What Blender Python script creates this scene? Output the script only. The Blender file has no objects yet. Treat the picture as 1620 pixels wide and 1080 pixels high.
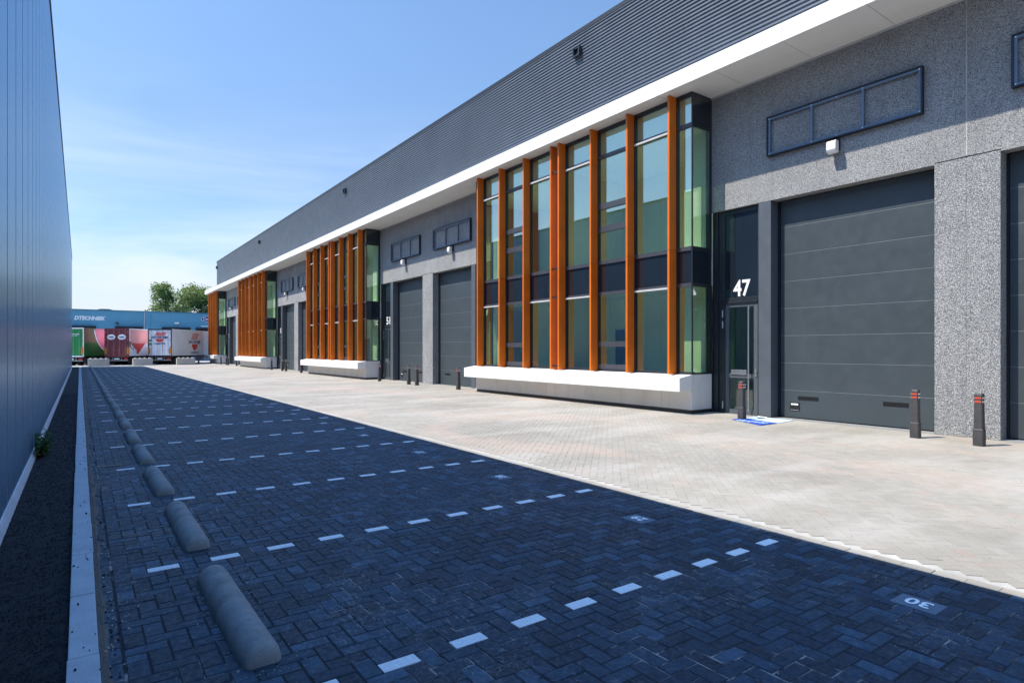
import bpy, bmesh, math, random
import numpy as np
from mathutils import Vector, Matrix

random.seed(7)
rng = np.random.default_rng(7)
SC = bpy.context.scene
COL = SC.collection
R = math.radians

# ------------------------------------------------------------------ camera
cam = bpy.data.cameras.new("camera")
cam.sensor_width = 36.0
cam.lens = 955.0 / 1620.0 * 36.0
cam.shift_y = 12.3 / 1620.0
cam.clip_start = 0.05
cam.clip_end = 3000
cam_o = bpy.data.objects.new("camera", cam)
COL.objects.link(cam_o)
THETA = math.atan((810 - 126.3) / 955.0)
cam_o.location = (0, 0, 1.7)
cam_o.rotation_euler = (R(90), 0, -THETA)
SC.camera = cam_o

# ------------------------------------------------------------------ light
SUN_DIR = Vector((-0.568, 0.284, 1.0)).normalized()      # towards the sun
SUN_EL = math.asin(SUN_DIR.z)
SUN_AZ = math.atan2(SUN_DIR.x, SUN_DIR.y)
SKY_STRENGTH = 0.15
SUN_STRENGTH = 2.9
EXPOSURE = 1.3
world = bpy.data.worlds.new("World")
SC.world = world
world.use_nodes = True
wn, wl = world.node_tree.nodes, world.node_tree.links
wn.clear()
w_out = wn.new("ShaderNodeOutputWorld")
w_bg = wn.new("ShaderNodeBackground")
w_bg.inputs["Strength"].default_value = SKY_STRENGTH
sky = wn.new("ShaderNodeTexSky")
sky.sky_type = 'NISHITA'
sky.sun_disc = False
sky.sun_elevation = SUN_EL
sky.sun_rotation = SUN_AZ
sky.altitude = 0
sky.air_density = 1.0
sky.dust_density = 0.4
sky.ozone_density = 2.0
# thin cirrus low over the horizon
w_tc = wn.new("ShaderNodeTexCoord")
w_map = wn.new("ShaderNodeMapping")
w_map.inputs["Scale"].default_value = (1.0, 1.0, 5.0)
w_map.inputs["Rotation"].default_value = (0.25, 0.1, 0.4)
w_noise = wn.new("ShaderNodeTexNoise")
w_noise.inputs["Scale"].default_value = 1.9
w_noise.inputs["Detail"].default_value = 7
w_noise.inputs["Roughness"].default_value = 0.55
w_noise.inputs["Distortion"].default_value = 0.5
w_ramp = wn.new("ShaderNodeValToRGB")
w_ramp.color_ramp.elements[0].position = 0.40
w_ramp.color_ramp.elements[1].position = 0.66
w_sep = wn.new("ShaderNodeSeparateXYZ")
w_band = wn.new("ShaderNodeMapRange")
w_band.interpolation_type = 'SMOOTHSTEP'
w_band.inputs["From Min"].default_value = 0.42
w_band.inputs["From Max"].default_value = 0.02
w_band.inputs["To Min"].default_value = 0.0
w_band.inputs["To Max"].default_value = 0.85
w_mul = wn.new("ShaderNodeMath"); w_mul.operation = 'MULTIPLY'
w_mix = wn.new("ShaderNodeMix"); w_mix.data_type = 'RGBA'
w_mix.inputs["B"].default_value = (6.3, 6.5, 6.7, 1)
wl.new(w_tc.outputs["Generated"], w_map.inputs["Vector"])
wl.new(w_map.outputs["Vector"], w_noise.inputs["Vector"])
wl.new(w_noise.outputs["Fac"], w_ramp.inputs["Fac"])
wl.new(w_tc.outputs["Generated"], w_sep.inputs["Vector"])
wl.new(w_sep.outputs["Z"], w_band.inputs["Value"])
wl.new(w_ramp.outputs["Color"], w_mul.inputs[0])
wl.new(w_band.outputs["Result"], w_mul.inputs[1])
wl.new(w_mul.outputs["Value"], w_mix.inputs["Factor"])
wl.new(sky.outputs["Color"], w_mix.inputs["A"])
# sky graded by height: dimmed low, unseen overhead part boosted blue to fill shade
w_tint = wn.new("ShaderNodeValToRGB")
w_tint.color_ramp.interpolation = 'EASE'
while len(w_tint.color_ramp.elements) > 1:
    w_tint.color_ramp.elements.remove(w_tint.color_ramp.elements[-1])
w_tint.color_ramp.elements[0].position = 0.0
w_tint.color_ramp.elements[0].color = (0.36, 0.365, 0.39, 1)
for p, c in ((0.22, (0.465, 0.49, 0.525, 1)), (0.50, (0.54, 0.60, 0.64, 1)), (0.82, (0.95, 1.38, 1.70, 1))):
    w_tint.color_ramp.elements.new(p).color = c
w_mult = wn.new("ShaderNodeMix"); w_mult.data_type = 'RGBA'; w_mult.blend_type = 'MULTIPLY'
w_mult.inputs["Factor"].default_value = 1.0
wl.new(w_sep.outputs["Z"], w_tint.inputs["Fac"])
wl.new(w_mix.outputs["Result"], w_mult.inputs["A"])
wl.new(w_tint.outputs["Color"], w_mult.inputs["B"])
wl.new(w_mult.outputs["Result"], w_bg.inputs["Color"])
wl.new(w_bg.outputs["Background"], w_out.inputs["Surface"])

sun = bpy.data.lights.new("sun", 'SUN')
sun.energy = SUN_STRENGTH
sun.angle = R(0.5)
sun.color = (1.0, 0.92, 0.80)
sun_o = bpy.data.objects.new("sun", sun)
COL.objects.link(sun_o)
sun_o.location = (-20, 10, 40)
sun_o.rotation_euler = SUN_DIR.to_track_quat('Z', 'Y').to_euler()

SC.view_settings.view_transform = 'Standard'
SC.view_settings.look = 'None'
SC.view_settings.gamma = 1.0
SC.view_settings.use_curve_mapping = False
SC.view_settings.exposure = EXPOSURE
SC.render.engine = 'CYCLES'
SC.cycles.max_bounces = 8
SC.cycles.transparent_max_bounces = 12
SC.cycles.caustics_reflective = False
SC.cycles.caustics_refractive = False
SC.cycles.sample_clamp_indirect = 6.0

# ------------------------------------------------------------------ materials
class NT:
    def __init__(self, name):
        self.m = bpy.data.materials.new(name)
        self.m.use_nodes = True
        self.n = self.m.node_tree.nodes
        self.l = self.m.node_tree.links
        self.b = self.n["Principled BSDF"]
        self.out = self.n["Material Output"]
        self._tc = None

    def new(self, t, **kw):
        nd = self.n.new(t)
        for k, v in kw.items():
            setattr(nd, k, v)
        return nd

    def set(self, nd, **kw):
        for k, v in kw.items():
            nd.inputs[k.replace('_', ' ')].default_value = v
        return nd

    def coord(self, scale=(1, 1, 1), rot=(0, 0, 0)):
        if self._tc is None:
            self._tc = self.new("ShaderNodeTexCoord")
        mp = self.new("ShaderNodeMapping")
        mp.inputs["Scale"].default_value = scale
        mp.inputs["Rotation"].default_value = rot
        self.l.new(self._tc.outputs["Object"], mp.inputs["Vector"])
        return mp.outputs["Vector"]

    def noise(self, scale, detail=4, rough=0.5, vec=None, dist=0.0):
        nd = self.new("ShaderNodeTexNoise")
        nd.inputs["Scale"].default_value = scale
        nd.inputs["Detail"].default_value = detail
        nd.inputs["Roughness"].default_value = rough
        nd.inputs["Distortion"].default_value = dist
        self.l.new(vec if vec is not None else self.coord(), nd.inputs["Vector"])
        return nd.outputs["Fac"]

    def ramp(self, fac, stops):
        nd = self.new("ShaderNodeValToRGB")
        el = nd.color_ramp.elements
        while len(el) < len(stops):
            el.new(0.5)
        for e, (p, c) in zip(el, stops):
            e.position = p
            e.color = (c, c, c, 1) if isinstance(c, (int, float)) else (*c, 1)
        self.l.new(fac, nd.inputs["Fac"])
        return nd.outputs["Color"]

    def mix(self, fac, a, b, blend='MIX'):
        nd = self.new("ShaderNodeMix", data_type='RGBA', blend_type=blend)
        for s, v in (("Factor", fac), ("A", a), ("B", b)):
            if isinstance(v, (int, float)):
                nd.inputs[s].default_value = v if s == "Factor" else (v, v, v, 1)
            elif isinstance(v, tuple):
                nd.inputs[s].default_value = (*v, 1)
            else:
                self.l.new(v, nd.inputs[s])
        return nd.outputs["Result"]

    def math(self, op, a, b=0.0):
        nd = self.new("ShaderNodeMath", operation=op)
        for i, v in enumerate((a, b)):
            if isinstance(v, (int, float)):
                nd.inputs[i].default_value = v
            else:
                self.l.new(v, nd.inputs[i])
        return nd.outputs[0]

    def col(self, s):
        if isinstance(s, tuple):
            self.b.inputs["Base Color"].default_value = (*s, 1)
        else:
            self.l.new(s, self.b.inputs["Base Color"])

    def rough(self, s):
        if isinstance(s, (int, float)):
            self.b.inputs["Roughness"].default_value = s
        else:
            self.l.new(s, self.b.inputs["Roughness"])

    def bump(self, h, strength=0.3, dist=0.01):
        nd = self.new("ShaderNodeBump")
        nd.inputs["Strength"].default_value = strength
        nd.inputs["Distance"].default_value = dist
        self.l.new(h, nd.inputs["Height"])
        self.l.new(nd.outputs["Normal"], self.b.inputs["Normal"])


def paint(name, c, rough=0.45, var=0.12, scale=3.0, metal=0.0, spec=0.5, grime=0.0):
    t = NT(name)
    n = t.noise(scale, 5, 0.6)
    lo = tuple(x * (1 - var) for x in c)
    hi = tuple(min(1, x * (1 + var)) for x in c)
    s = t.ramp(n, [(0.3, lo), (0.7, hi)])
    if grime:
        g = t.ramp(t.noise(1.3, 8, 0.7, t.coord((1, 1, 0.25))), [(0.45, 0.0), (0.75, 1.0)])
        s = t.mix(t.math('MULTIPLY', g, grime), s, (0.12, 0.105, 0.085))
    t.col(s)
    r = t.ramp(t.noise(scale * 4, 3), [(0.3, max(0, rough - 0.06)), (0.7, min(1, rough + 0.06))])
    t.rough(r)
    t.b.inputs["Metallic"].default_value = metal
    t.b.inputs["Specular IOR Level"].default_value = spec
    return t.m


def m_aggregate():
    t = NT("exposed_aggregate")
    v = t.new("ShaderNodeTexVoronoi", feature='F1')
    v.inputs["Scale"].default_value = 80
    t.l.new(t.coord(), v.inputs["Vector"])
    sp = t.new("ShaderNodeSeparateColor")
    t.l.new(v.outputs["Color"], sp.inputs["Color"])
    stones = t.ramp(sp.outputs[0], [(0.0, (0.15, 0.154, 0.158)), (0.30, (0.28, 0.285, 0.288)),
                                    (0.60, (0.40, 0.405, 0.402)), (0.88, (0.50, 0.50, 0.49)), (1.0, (0.72, 0.72, 0.70))])
    edge = t.ramp(v.outputs["Distance"], [(0.35, 1.0), (0.8, 0.5)])
    s = t.mix(1.0, stones, edge, 'MULTIPLY')
    blot = t.ramp(t.noise(0.8, 6, 0.6), [(0.3, 0.80), (0.7, 1.02)])
    s = t.mix(1.0, s, blot, 'MULTIPLY')
    streak = t.ramp(t.noise(1.6, 6, 0.65, t.coord((1, 2.4, 0.10))), [(0.48, 1.0), (0.8, 0.85)])
    s = t.mix(1.0, s, streak, 'MULTIPLY')
    t.col(s)
    t.rough(0.8)
    h = t.math('SUBTRACT', 1.0, v.outputs["Distance"])
    t.bump(h, 0.7, 0.012)
    return t.m


def m_brick(name, cols, whitening, joint_white, spec=0.4):
    """paver tops: tone per brick from an attribute, efflorescence and scuffs by noise"""
    t = NT(name)
    at = t.new("ShaderNodeAttribute", attribute_name="tone")
    s = t.ramp(at.outputs["Fac"], cols)
    fine = t.ramp(t.noise(140, 3, 0.6), [(0.25, 0.72), (0.75, 1.28)])
    s = t.mix(1.0, s, fine, 'MULTIPLY')
    big = t.ramp(t.noise(0.35, 5, 0.6), [(0.3, 0.82), (0.7, 1.16)])
    s = t.mix(1.0, s, big, 'MULTIPLY')
    if whitening:
        p = t.ramp(t.noise(0.9, 6, 0.65, dist=0.6), [(0.50, 0.0), (0.68, 1.0)])
        q = t.ramp(t.noise(26, 6, 0.75, t.coord((1, 0.35, 1), (0, 0, 0.6)), 1.0), [(0.52, 0.0), (0.7, 1.0)])
        s = t.mix(t.math('MULTIPLY', t.math('MULTIPLY', p, q), whitening), s, (0.34, 0.34, 0.34))
        # scratches from tyres and pallets
        w = t.ramp(t.noise(5.5, 2, 0.4, t.coord((1, 1, 1), (0, 0, 0.3)), 2.2), [(0.494, 0.0), (0.5, 1.0), (0.506, 0.0)])
        p2 = t.ramp(t.noise(1.7, 3, 0.5), [(0.54, 0.0), (0.64, 1.0)])
        sp = t.ramp(t.noise(75, 2, 0.5), [(0.70, 0.0), (0.73, 1.0)])
        s = t.mix(t.math('MULTIPLY', sp, 0.5), s, (0.40, 0.40, 0.40))
        cl = t.ramp(t.noise(11, 5, 0.6), [(0.35, 0.68), (0.65, 1.30)])
        s = t.mix(1.0, s, cl, 'MULTIPLY')
        s = t.mix(t.math('MULTIPLY', t.math('MULTIPLY', w, p2), 0.55), s, (0.45, 0.45, 0.45))
        sand = t.ramp(t.noise(0.42, 5, 0.7, t.coord((1, 1, 1), (0, 0, 1.0))), [(0.62, 0.0), (0.76, 1.0)])
        s = t.mix(t.math('MULTIPLY', sand, 0.3), s, (0.26, 0.18, 0.13))
    else:
        sand = t.ramp(t.noise(0.30, 6, 0.66, t.coord((1.2, 0.6, 1)), 0.4), [(0.50, 0.0), (0.66, 1.0)])
        s = t.mix(t.math('MULTIPLY', sand, 0.62), s, (0.45, 0.335, 0.265))
        stain = t.ramp(t.noise(3.0, 7, 0.7), [(0.62, 0.0), (0.8, 1.0)])
        s = t.mix(t.math('MULTIPLY', stain, 0.35), s, (0.25, 0.23, 0.21))
        dust = t.ramp(t.noise(0.55, 4, 0.5, t.coord((0.5, 1.6, 1), (0, 0, 0.5))), [(0.50, 0.0), (0.60, 1.0)])
        s = t.mix(t.math('MULTIPLY', dust, 0.30), s, (0.46, 0.43, 0.39))
    t.col(s)
    t.rough(t.ramp(t.noise(30, 4), [(0.3, 0.5), (0.7, 0.8)]))
    t.b.inputs["Specular IOR Level"].default_value = spec
    t.bump(t.noise(260, 3, 0.6), 0.35, 0.004)
    return t.m


def m_joint():
    t = NT("joint_sand_dark")
    s = t.ramp(t.noise(60, 5, 0.7), [(0.3, (0.006, 0.008, 0.011)), (0.7, (0.02, 0.023, 0.027))])
    p = t.ramp(t.noise(0.8, 5, 0.6, dist=0.5), [(0.51, 0.0), (0.60, 1.0)])
    q = t.ramp(t.noise(9, 3, 0.6), [(0.42, 0.0), (0.6, 1.0)])
    s = t.mix(t.math('MULTIPLY', p, q), s, (0.32, 0.28, 0.255))
    t.col(s)
    t.rough(0.95)
    return t.m


def m_ground(name, a, b, scale=40, rough=0.9, bump=0.4, bdist=0.01):
    t = NT(name)
    n1 = t.noise(scale, 6, 0.7)
    n2 = t.noise(scale * 0.03, 5, 0.6)
    s = t.ramp(n1, [(0.3, a), (0.7, b)])
    s = t.mix(1.0, s, t.ramp(n2, [(0.3, 0.75), (0.7, 1.2)]), 'MULTIPLY')
    t.col(s)
    t.rough(rough)
    t.bump(n1, bump, bdist)
    return t.m


def m_concrete(name, c, scale=6.0, rough=0.85, stains=0.5):
    t = NT(name)
    s = t.ramp(t.noise(scale, 7, 0.65), [(0.3, tuple(x * 0.82 for x in c)), (0.7, tuple(x * 1.14 for x in c))])
    st = t.ramp(t.noise(scale * 0.5, 6, 0.7, t.coord((1, 1, 0.5))), [(0.5, 0.0), (0.72, 1.0)])
    s = t.mix(t.math('MULTIPLY', st, stains), s, tuple(x * 0.55 for x in c))
    pit = t.ramp(t.noise(90, 3, 0.6), [(0.3, 0.82), (0.55, 1.05)])
    s = t.mix(1.0, s, pit, 'MULTIPLY')
    t.col(s)
    t.rough(rough)
    t.bump(t.noise(70, 5, 0.65), 0.3, 0.006)
    return t.m


def m_panel_wall():
    t = NT("coated_panel")
    n = t.noise(0.5, 4, 0.5, t.coord((1, 1.6, 0.12)))
    s = t.ramp(n, [(0.3, (0.13, 0.26, 0.40)), (0.7, (0.16, 0.30, 0.45))])
    g = t.ramp(t.noise(0.9, 7, 0.65, t.coord((1, 2.5, 0.1))), [(0.5, 0.0), (0.8, 1.0)])
    s = t.mix(t.math('MULTIPLY', g, 0.18), s, (0.30, 0.32, 0.34))
    t.col(s)
    t.rough(t.ramp(t.noise(2.0, 4, 0.5, t.coord((1, 1.5, 0.2))), [(0.3, 0.13), (0.7, 0.21)]))
    t.b.inputs["Specular IOR Level"].default_value = 0.0
    t.bump(t.noise(1.4, 2, 0.4, t.coord((1, 1, 0.06))), 0.25, 0.010)
    gl = t.new("ShaderNodeBsdfGlossy")
    gl.inputs["Color"].default_value = (0.54, 0.68, 0.80, 1)
    gl.inputs["Roughness"].default_value = 0.26
    lw = t.new("ShaderNodeLayerWeight")
    f = t.math('MULTIPLY', t.math('POWER', lw.outputs["Facing"], 3.0), 0.82)
    mx = t.new("ShaderNodeMixShader")
    t.l.new(f, mx.inputs[0])
    t.l.new(t.b.outputs[0], mx.inputs[1])
    t.l.new(gl.outputs[0], mx.inputs[2])
    t.l.new(t.b.inputs["Normal"].links[0].from_socket, gl.inputs["Normal"])
    t.l.new(mx.outputs[0], t.out.inputs["Surface"])
    return t.m


def m_glass(name, tint, base=0.22, ior=1.6):
    t = NT(name)
    t.n.remove(t.b)
    tr = t.new("ShaderNodeBsdfTransparent")
    tr.inputs["Color"].default_value = (*tint, 1)
    gl = t.new("ShaderNodeBsdfGlossy")
    gl.inputs["Roughness"].default_value = 0.0
    gl.inputs["Color"].default_value = (0.88, 0.96, 1.0, 1)
    fr = t.new("ShaderNodeLayerWeight")
    f = t.math('ADD', t.math('MULTIPLY', t.math('POWER', fr.outputs["Facing"], 4.0), 1.0 - base), base)
    mx = t.new("ShaderNodeMixShader")
    t.l.new(f, mx.inputs[0])
    t.l.new(tr.outputs[0], mx.inputs[1])
    t.l.new(gl.outputs[0], mx.inputs[2])
    t.l.new(mx.outputs[0], t.out.inputs["Surface"])
    nz = t.noise(0.9, 2, 0.4)
    bp = t.new("ShaderNodeBump")
    bp.inputs["Strength"].default_value = 0.02
    bp.inputs["Distance"].default_value = 0.02
    t.l.new(nz, bp.inputs["Height"])
    t.l.new(bp.outputs[0], gl.inputs["Normal"])
    return t.m


def m_leaf(name, a, b):
    t = NT(name)
    oi = t.new("ShaderNodeAttribute", attribute_name="tone")
    t.col(t.ramp(oi.outputs["Fac"], [(0.0, a), (1.0, b)]))
    t.rough(0.55)
    tl = t.new("ShaderNodeBsdfTranslucent")
    tl.inputs["Color"].default_value = (b[0] * 1.3, b[1] * 1.3, b[2], 1)
    mx = t.new("ShaderNodeMixShader")
    mx.inputs[0].default_value = 0.25
    t.l.new(t.b.outputs[0], mx.inputs[1])
    t.l.new(tl.outputs[0], mx.inputs[2])
    t.l.new(mx.outputs[0], t.out.inputs["Surface"])
    return t.m


M = dict(
    aggregate=m_aggregate(),
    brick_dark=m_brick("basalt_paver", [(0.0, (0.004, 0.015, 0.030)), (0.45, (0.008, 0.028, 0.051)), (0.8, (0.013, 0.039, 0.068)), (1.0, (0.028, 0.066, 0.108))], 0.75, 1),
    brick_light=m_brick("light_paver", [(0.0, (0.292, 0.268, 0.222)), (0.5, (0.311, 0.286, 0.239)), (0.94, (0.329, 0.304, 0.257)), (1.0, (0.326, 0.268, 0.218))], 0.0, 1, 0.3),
    brick_edge=m_brick("pale_edge_paver", [(0.0, (0.41, 0.40, 0.375)), (1.0, (0.47, 0.46, 0.435))], 0.0, 1, 0.3),
    joint_dark=m_joint(),
    joint_light=m_ground("joint_sand_light", (0.36, 0.34, 0.30), (0.43, 0.41, 0.365), 50),
    white_brick=paint("white_paver", (0.70, 0.71, 0.72), 0.7, 0.14, 45),
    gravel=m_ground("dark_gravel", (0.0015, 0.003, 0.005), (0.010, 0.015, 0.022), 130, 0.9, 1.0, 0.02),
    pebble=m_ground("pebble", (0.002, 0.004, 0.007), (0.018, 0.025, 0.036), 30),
    sand=m_ground("sand_strip", (0.05, 0.042, 0.038), (0.19, 0.145, 0.12), 60),
    tile=m_concrete("tile_concrete", (0.11, 0.145, 0.19), 8, 0.8, 0.3),
    kerb=m_concrete("kerb_concrete", (0.42, 0.45, 0.48), 5, 0.85, 0.45),
    stop=m_concrete("wheel_stop_concrete", (0.235, 0.24, 0.235), 9, 0.85, 0.9),
    block=m_concrete("block_concrete", (0.44, 0.43, 0.40), 3, 0.9, 0.5),
    asphalt=m_ground("asphalt", (0.27, 0.26, 0.25), (0.40, 0.39, 0.375), 30),
    earth=m_ground("earth", (0.14, 0.14, 0.12), (0.24, 0.23, 0.2), 2),
    panel=m_panel_wall(),
    panel_cap=paint("cap_trim", (0.03, 0.05, 0.07), 0.4),
    flashing=paint("flashing", (0.62, 0.66, 0.70), 0.4, 0.12, 4, 0.0, 0.5, 0.25),
    clad=paint("anthracite_cladding", (0.105, 0.125, 0.155), 0.42, 0.10, 0.6, 0.0, 0.5),
    white=paint("white_panel", (0.79, 0.785, 0.765), 0.38, 0.04, 2, 0, 0.5, 0.14),
    soffit=paint("soffit_panel", (0.80, 0.79, 0.765), 0.5, 0.03, 2),
    grey_panel=paint("grey_panel", (0.68, 0.68, 0.67), 0.5, 0.05, 2, 0, 0.5, 0.15),
    fin=paint("orange_coating", (0.63, 0.140, 0.005), 0.42, 0.12, 1.6, 0.0, 0.45, 0.12),
    frame=paint("anthracite_frame", (0.022, 0.026, 0.032), 0.35, 0.15, 3),
    frame_mid=paint("transom_metal", (0.052, 0.055, 0.064), 0.38, 0.1, 3),
    frame_light=paint("transom_sill", (0.50, 0.50, 0.50), 0.4, 0.08, 3, 0.0),
    sign_bar=paint("blue_grey_bar", (0.115, 0.165, 0.235), 0.4, 0.1, 3),
    sign_edge=paint("black_edge", (0.010, 0.013, 0.018), 0.45),
    steel_post=paint("door_post", (0.085, 0.098, 0.115), 0.42, 0.08, 2),
    gdoor=paint("roller_coating", (0.050, 0.064, 0.072), 0.40, 0.07, 1.2, 0.0, 0.5, 0.03),
    gseam=paint("roller_seam", (0.17, 0.19, 0.205), 0.4),
    black=paint("black_plastic", (0.012, 0.012, 0.013), 0.5),
    steel=paint("brushed_steel", (0.62, 0.62, 0.60), 0.28, 0.05, 30, 0.9),
    white_sign=paint("white_lettering", (0.82, 0.82, 0.82), 0.5, 0.02),
    glass=m_glass("tinted_glass", (0.88, 1.0, 0.85), 0.25, 1.5),
    glass_clear=m_glass("door_glass", (0.80, 0.92, 0.86), 0.08, 1.5),
    spandrel=paint("spandrel_glass", (0.012, 0.018, 0.025), 0.06, 0.1, 1, 0.0, 1.0),
    interior=paint("plaster", (0.92, 0.92, 0.82), 0.8, 0.02, 1),
    ceiling=paint("ceiling_tile", (0.86, 0.86, 0.82), 0.9, 0.05, 3),
    carpet=paint("carpet", (0.66, 0.66, 0.60), 0.95, 0.2, 20),
    bollard=paint("bollard_plastic", (0.055, 0.053, 0.055), 0.6, 0.2, 9, 0, 0.4, 0.12),
    band_red=paint("red_band", (0.62, 0.07, 0.035), 0.4, 0.1, 8),
    band_white=paint("white_band", (0.80, 0.80, 0.80), 0.4),
    mat_blue=paint("mat_blue", (0.01, 0.055, 0.36), 0.85, 0.25, 40),
    mat_pale=paint("mat_pale", (0.55, 0.72, 0.78), 0.8, 0.1, 9),
    paper=paint("paper", (0.82, 0.82, 0.82), 0.8, 0.04),
    green_sign=paint("green_sign", (0.02, 0.32, 0.17), 0.4),
    depot=paint("depot_blue", (0.10, 0.30, 0.42), 0.5, 0.06, 0.4, 0, 0.4, 0.05),
    depot_dark=paint("depot_blue_dark", (0.055, 0.17, 0.26), 0.5, 0.06, 0.4),
    dock=paint("dock_black", (0.012, 0.013, 0.014), 0.8),
    navy=paint("navy", (0.01, 0.02, 0.16), 0.45),
    letter_blue=paint("letter_blue", (0.02, 0.06, 0.22), 0.45),
    t_green=paint("trailer_green", (0.015, 0.24, 0.06), 0.4, 0.1, 1.5, 0, 0.5, 0.1),
    t_dgreen=paint("trailer_dark_green", (0.008, 0.11, 0.012), 0.4, 0.12, 1.5),
    t_brown=paint("trailer_brown", (0.16, 0.075, 0.025), 0.4, 0.1, 1.5),
    t_pink=paint("trailer_pink", (0.75, 0.16, 0.26), 0.4, 0.08, 1.0),
    t_maroon=paint("trailer_maroon", (0.19, 0.03, 0.04), 0.4, 0.12, 1.2, 0, 0.5, 0.15),
    t_red=paint("trailer_red", (0.62, 0.035, 0.035), 0.4, 0.08, 1.2),
    t_rose=paint("trailer_rose", (0.80, 0.30, 0.30), 0.4, 0.08, 1.0),
    t_white=paint("trailer_white", (0.84, 0.85, 0.87), 0.35, 0.04, 1.0, 0, 0.5, 0.06),
    t_grey=paint("trailer_grey", (0.16, 0.14, 0.14), 0.5),
    chassis=paint("chassis", (0.035, 0.032, 0.03), 0.6, 0.3, 5),
    tyre=paint("tyre", (0.018, 0.018, 0.018), 0.85),
    rim=paint("rim", (0.30, 0.30, 0.31), 0.45, 0.1, 4, 0.5),
    orange_lamp=paint("orange_reflector", (0.62, 0.20, 0.01), 0.3),
    red_lamp=paint("red_reflector", (0.5, 0.02, 0.02), 0.25),
    green_tag=paint("green_tag", (0.02, 0.22, 0.12), 0.5),
    leaf_tree=m_leaf("tree_leaf", (0.055, 0.09, 0.026), (0.23, 0.29, 0.085)),
    leaf_weed=m_leaf("weed_leaf", (0.02, 0.06, 0.012), (0.05, 0.12, 0.025)),
    bark=paint("bark", (0.085, 0.065, 0.05), 0.9, 0.3, 8),
    lamp_white=paint("lamp_diffuser", (0.78, 0.78, 0.77), 0.45, 0.03),
    roof=paint("roofing", (0.10, 0.10, 0.10), 0.9, 0.15, 1),
)

# ------------------------------------------------------------------ mesh helpers
class MB:
    """collects shapes and links them as ONE mesh object; coordinates are the parent's"""
    def __init__(self, fy=None):
        self.v, self.f, self.mi = [], [], []
        self.fy = fy

    def add(self, vs, fs, m=0):
        o = len(self.v)
        self.v += [tuple(p) for p in vs]
        self.f += [tuple(i + o for i in f) for f in fs]
        self.mi += [m] * len(fs)
        return self

    def box(self, x0, x1, y0, y1, z0, z1, m=0):
        vs = [(x, y, z) for z in (z0, z1) for y in (y0, y1) for x in (x0, x1)]
        return self.add(vs, [(0, 2, 3, 1), (4, 5, 7, 6), (0, 1, 5, 4), (2, 6, 7, 3), (0, 4, 6, 2), (1, 3, 7, 5)], m)

    def prism_y(self, poly, y0, y1, m=0):
        n = len(poly)
        vs = [(x, y0, z) for x, z in poly] + [(x, y1, z) for x, z in poly]
        fs = [tuple(range(n))[::-1], tuple(range(n, 2 * n))] + [(i, (i + 1) % n, (i + 1) % n + n, i + n) for i in range(n)]
        return self.add(vs, fs, m)

    def prism_x(self, poly, x0, x1, m=0):
        n = len(poly)
        vs = [(x0, y, z) for y, z in poly] + [(x1, y, z) for y, z in poly]
        fs = [tuple(range(n))[::-1], tuple(range(n, 2 * n))] + [(i, (i + 1) % n, (i + 1) % n + n, i + n) for i in range(n)]
        return self.add(vs, fs, m)

    def cyl(self, p0, p1, r0, r1=None, n=12, m=0):
        r1 = r0 if r1 is None else r1
        p0, p1 = Vector(p0), Vector(p1)
        d = (p1 - p0).normalized()
        a = d.orthogonal().normalized()
        b = d.cross(a)
        vs = []
        for p, r in ((p0, r0), (p1, r1)):
            for i in range(n):
                t = 2 * math.pi * i / n
                vs.append(p + a * (r * math.cos(t)) + b * (r * math.sin(t)))
        fs = [tuple(range(n))[::-1], tuple(range(n, 2 * n))] + [(i, (i + 1) % n, (i + 1) % n + n, i + n) for i in range(n)]
        return self.add(vs, fs, m)

    def build(self, name, mats, parent=None, smooth=False, bevel=0.0, recalc=True):
        me = bpy.data.meshes.new(name)
        vs = self.v if self.fy is None else [(x, self.fy(y), z) for x, y, z in self.v]
        me.from_pydata(vs, [], self.f)
        mats = mats if isinstance(mats, (list, tuple)) else [mats]
        for m in mats:
            me.materials.append(m)
        me.polygons.foreach_set("material_index", self.mi)
        if recalc or bevel:
            bm = bmesh.new()
            bm.from_mesh(me)
            if recalc:
                bmesh.ops.recalc_face_normals(bm, faces=bm.faces)
            if bevel:
                bmesh.ops.bevel(bm, geom=[e for e in bm.edges if e.calc_face_angle(0) > 0.5], offset=bevel,
                                segments=2, affect='EDGES', profile=0.6, clamp_overlap=True)
            bm.to_mesh(me)
            bm.free()
        if smooth:
            me.polygons.foreach_set("use_smooth", [True] * len(me.polygons))
        o = bpy.data.objects.new(name, me)
        COL.objects.link(o)
        if parent is not None:
            o.parent = parent
        return o


def tag(o, label=None, cat=None, group=None, kind=None):
    if label: o["label"] = label
    if cat: o["category"] = cat
    if group: o["group"] = group
    if kind: o["kind"] = kind
    return o


def empty(name, loc=(0, 0, 0), rz=0.0, parent=None):
    o = bpy.data.objects.new(name, None)
    o.empty_display_size = 0.3
    o.location = loc
    o.rotation_euler = (0, 0, rz)
    COL.objects.link(o)
    if parent is not None:
        o.parent = parent
    return o


def children(o):
    return [c for c in bpy.data.objects if c.parent is o]


def copy_tree(o, parent=None):
    kids = children(o)
    c = o.copy()
    COL.objects.link(c)
    c.parent = parent
    for k in kids:
        copy_tree(k, c)
    return c


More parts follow.
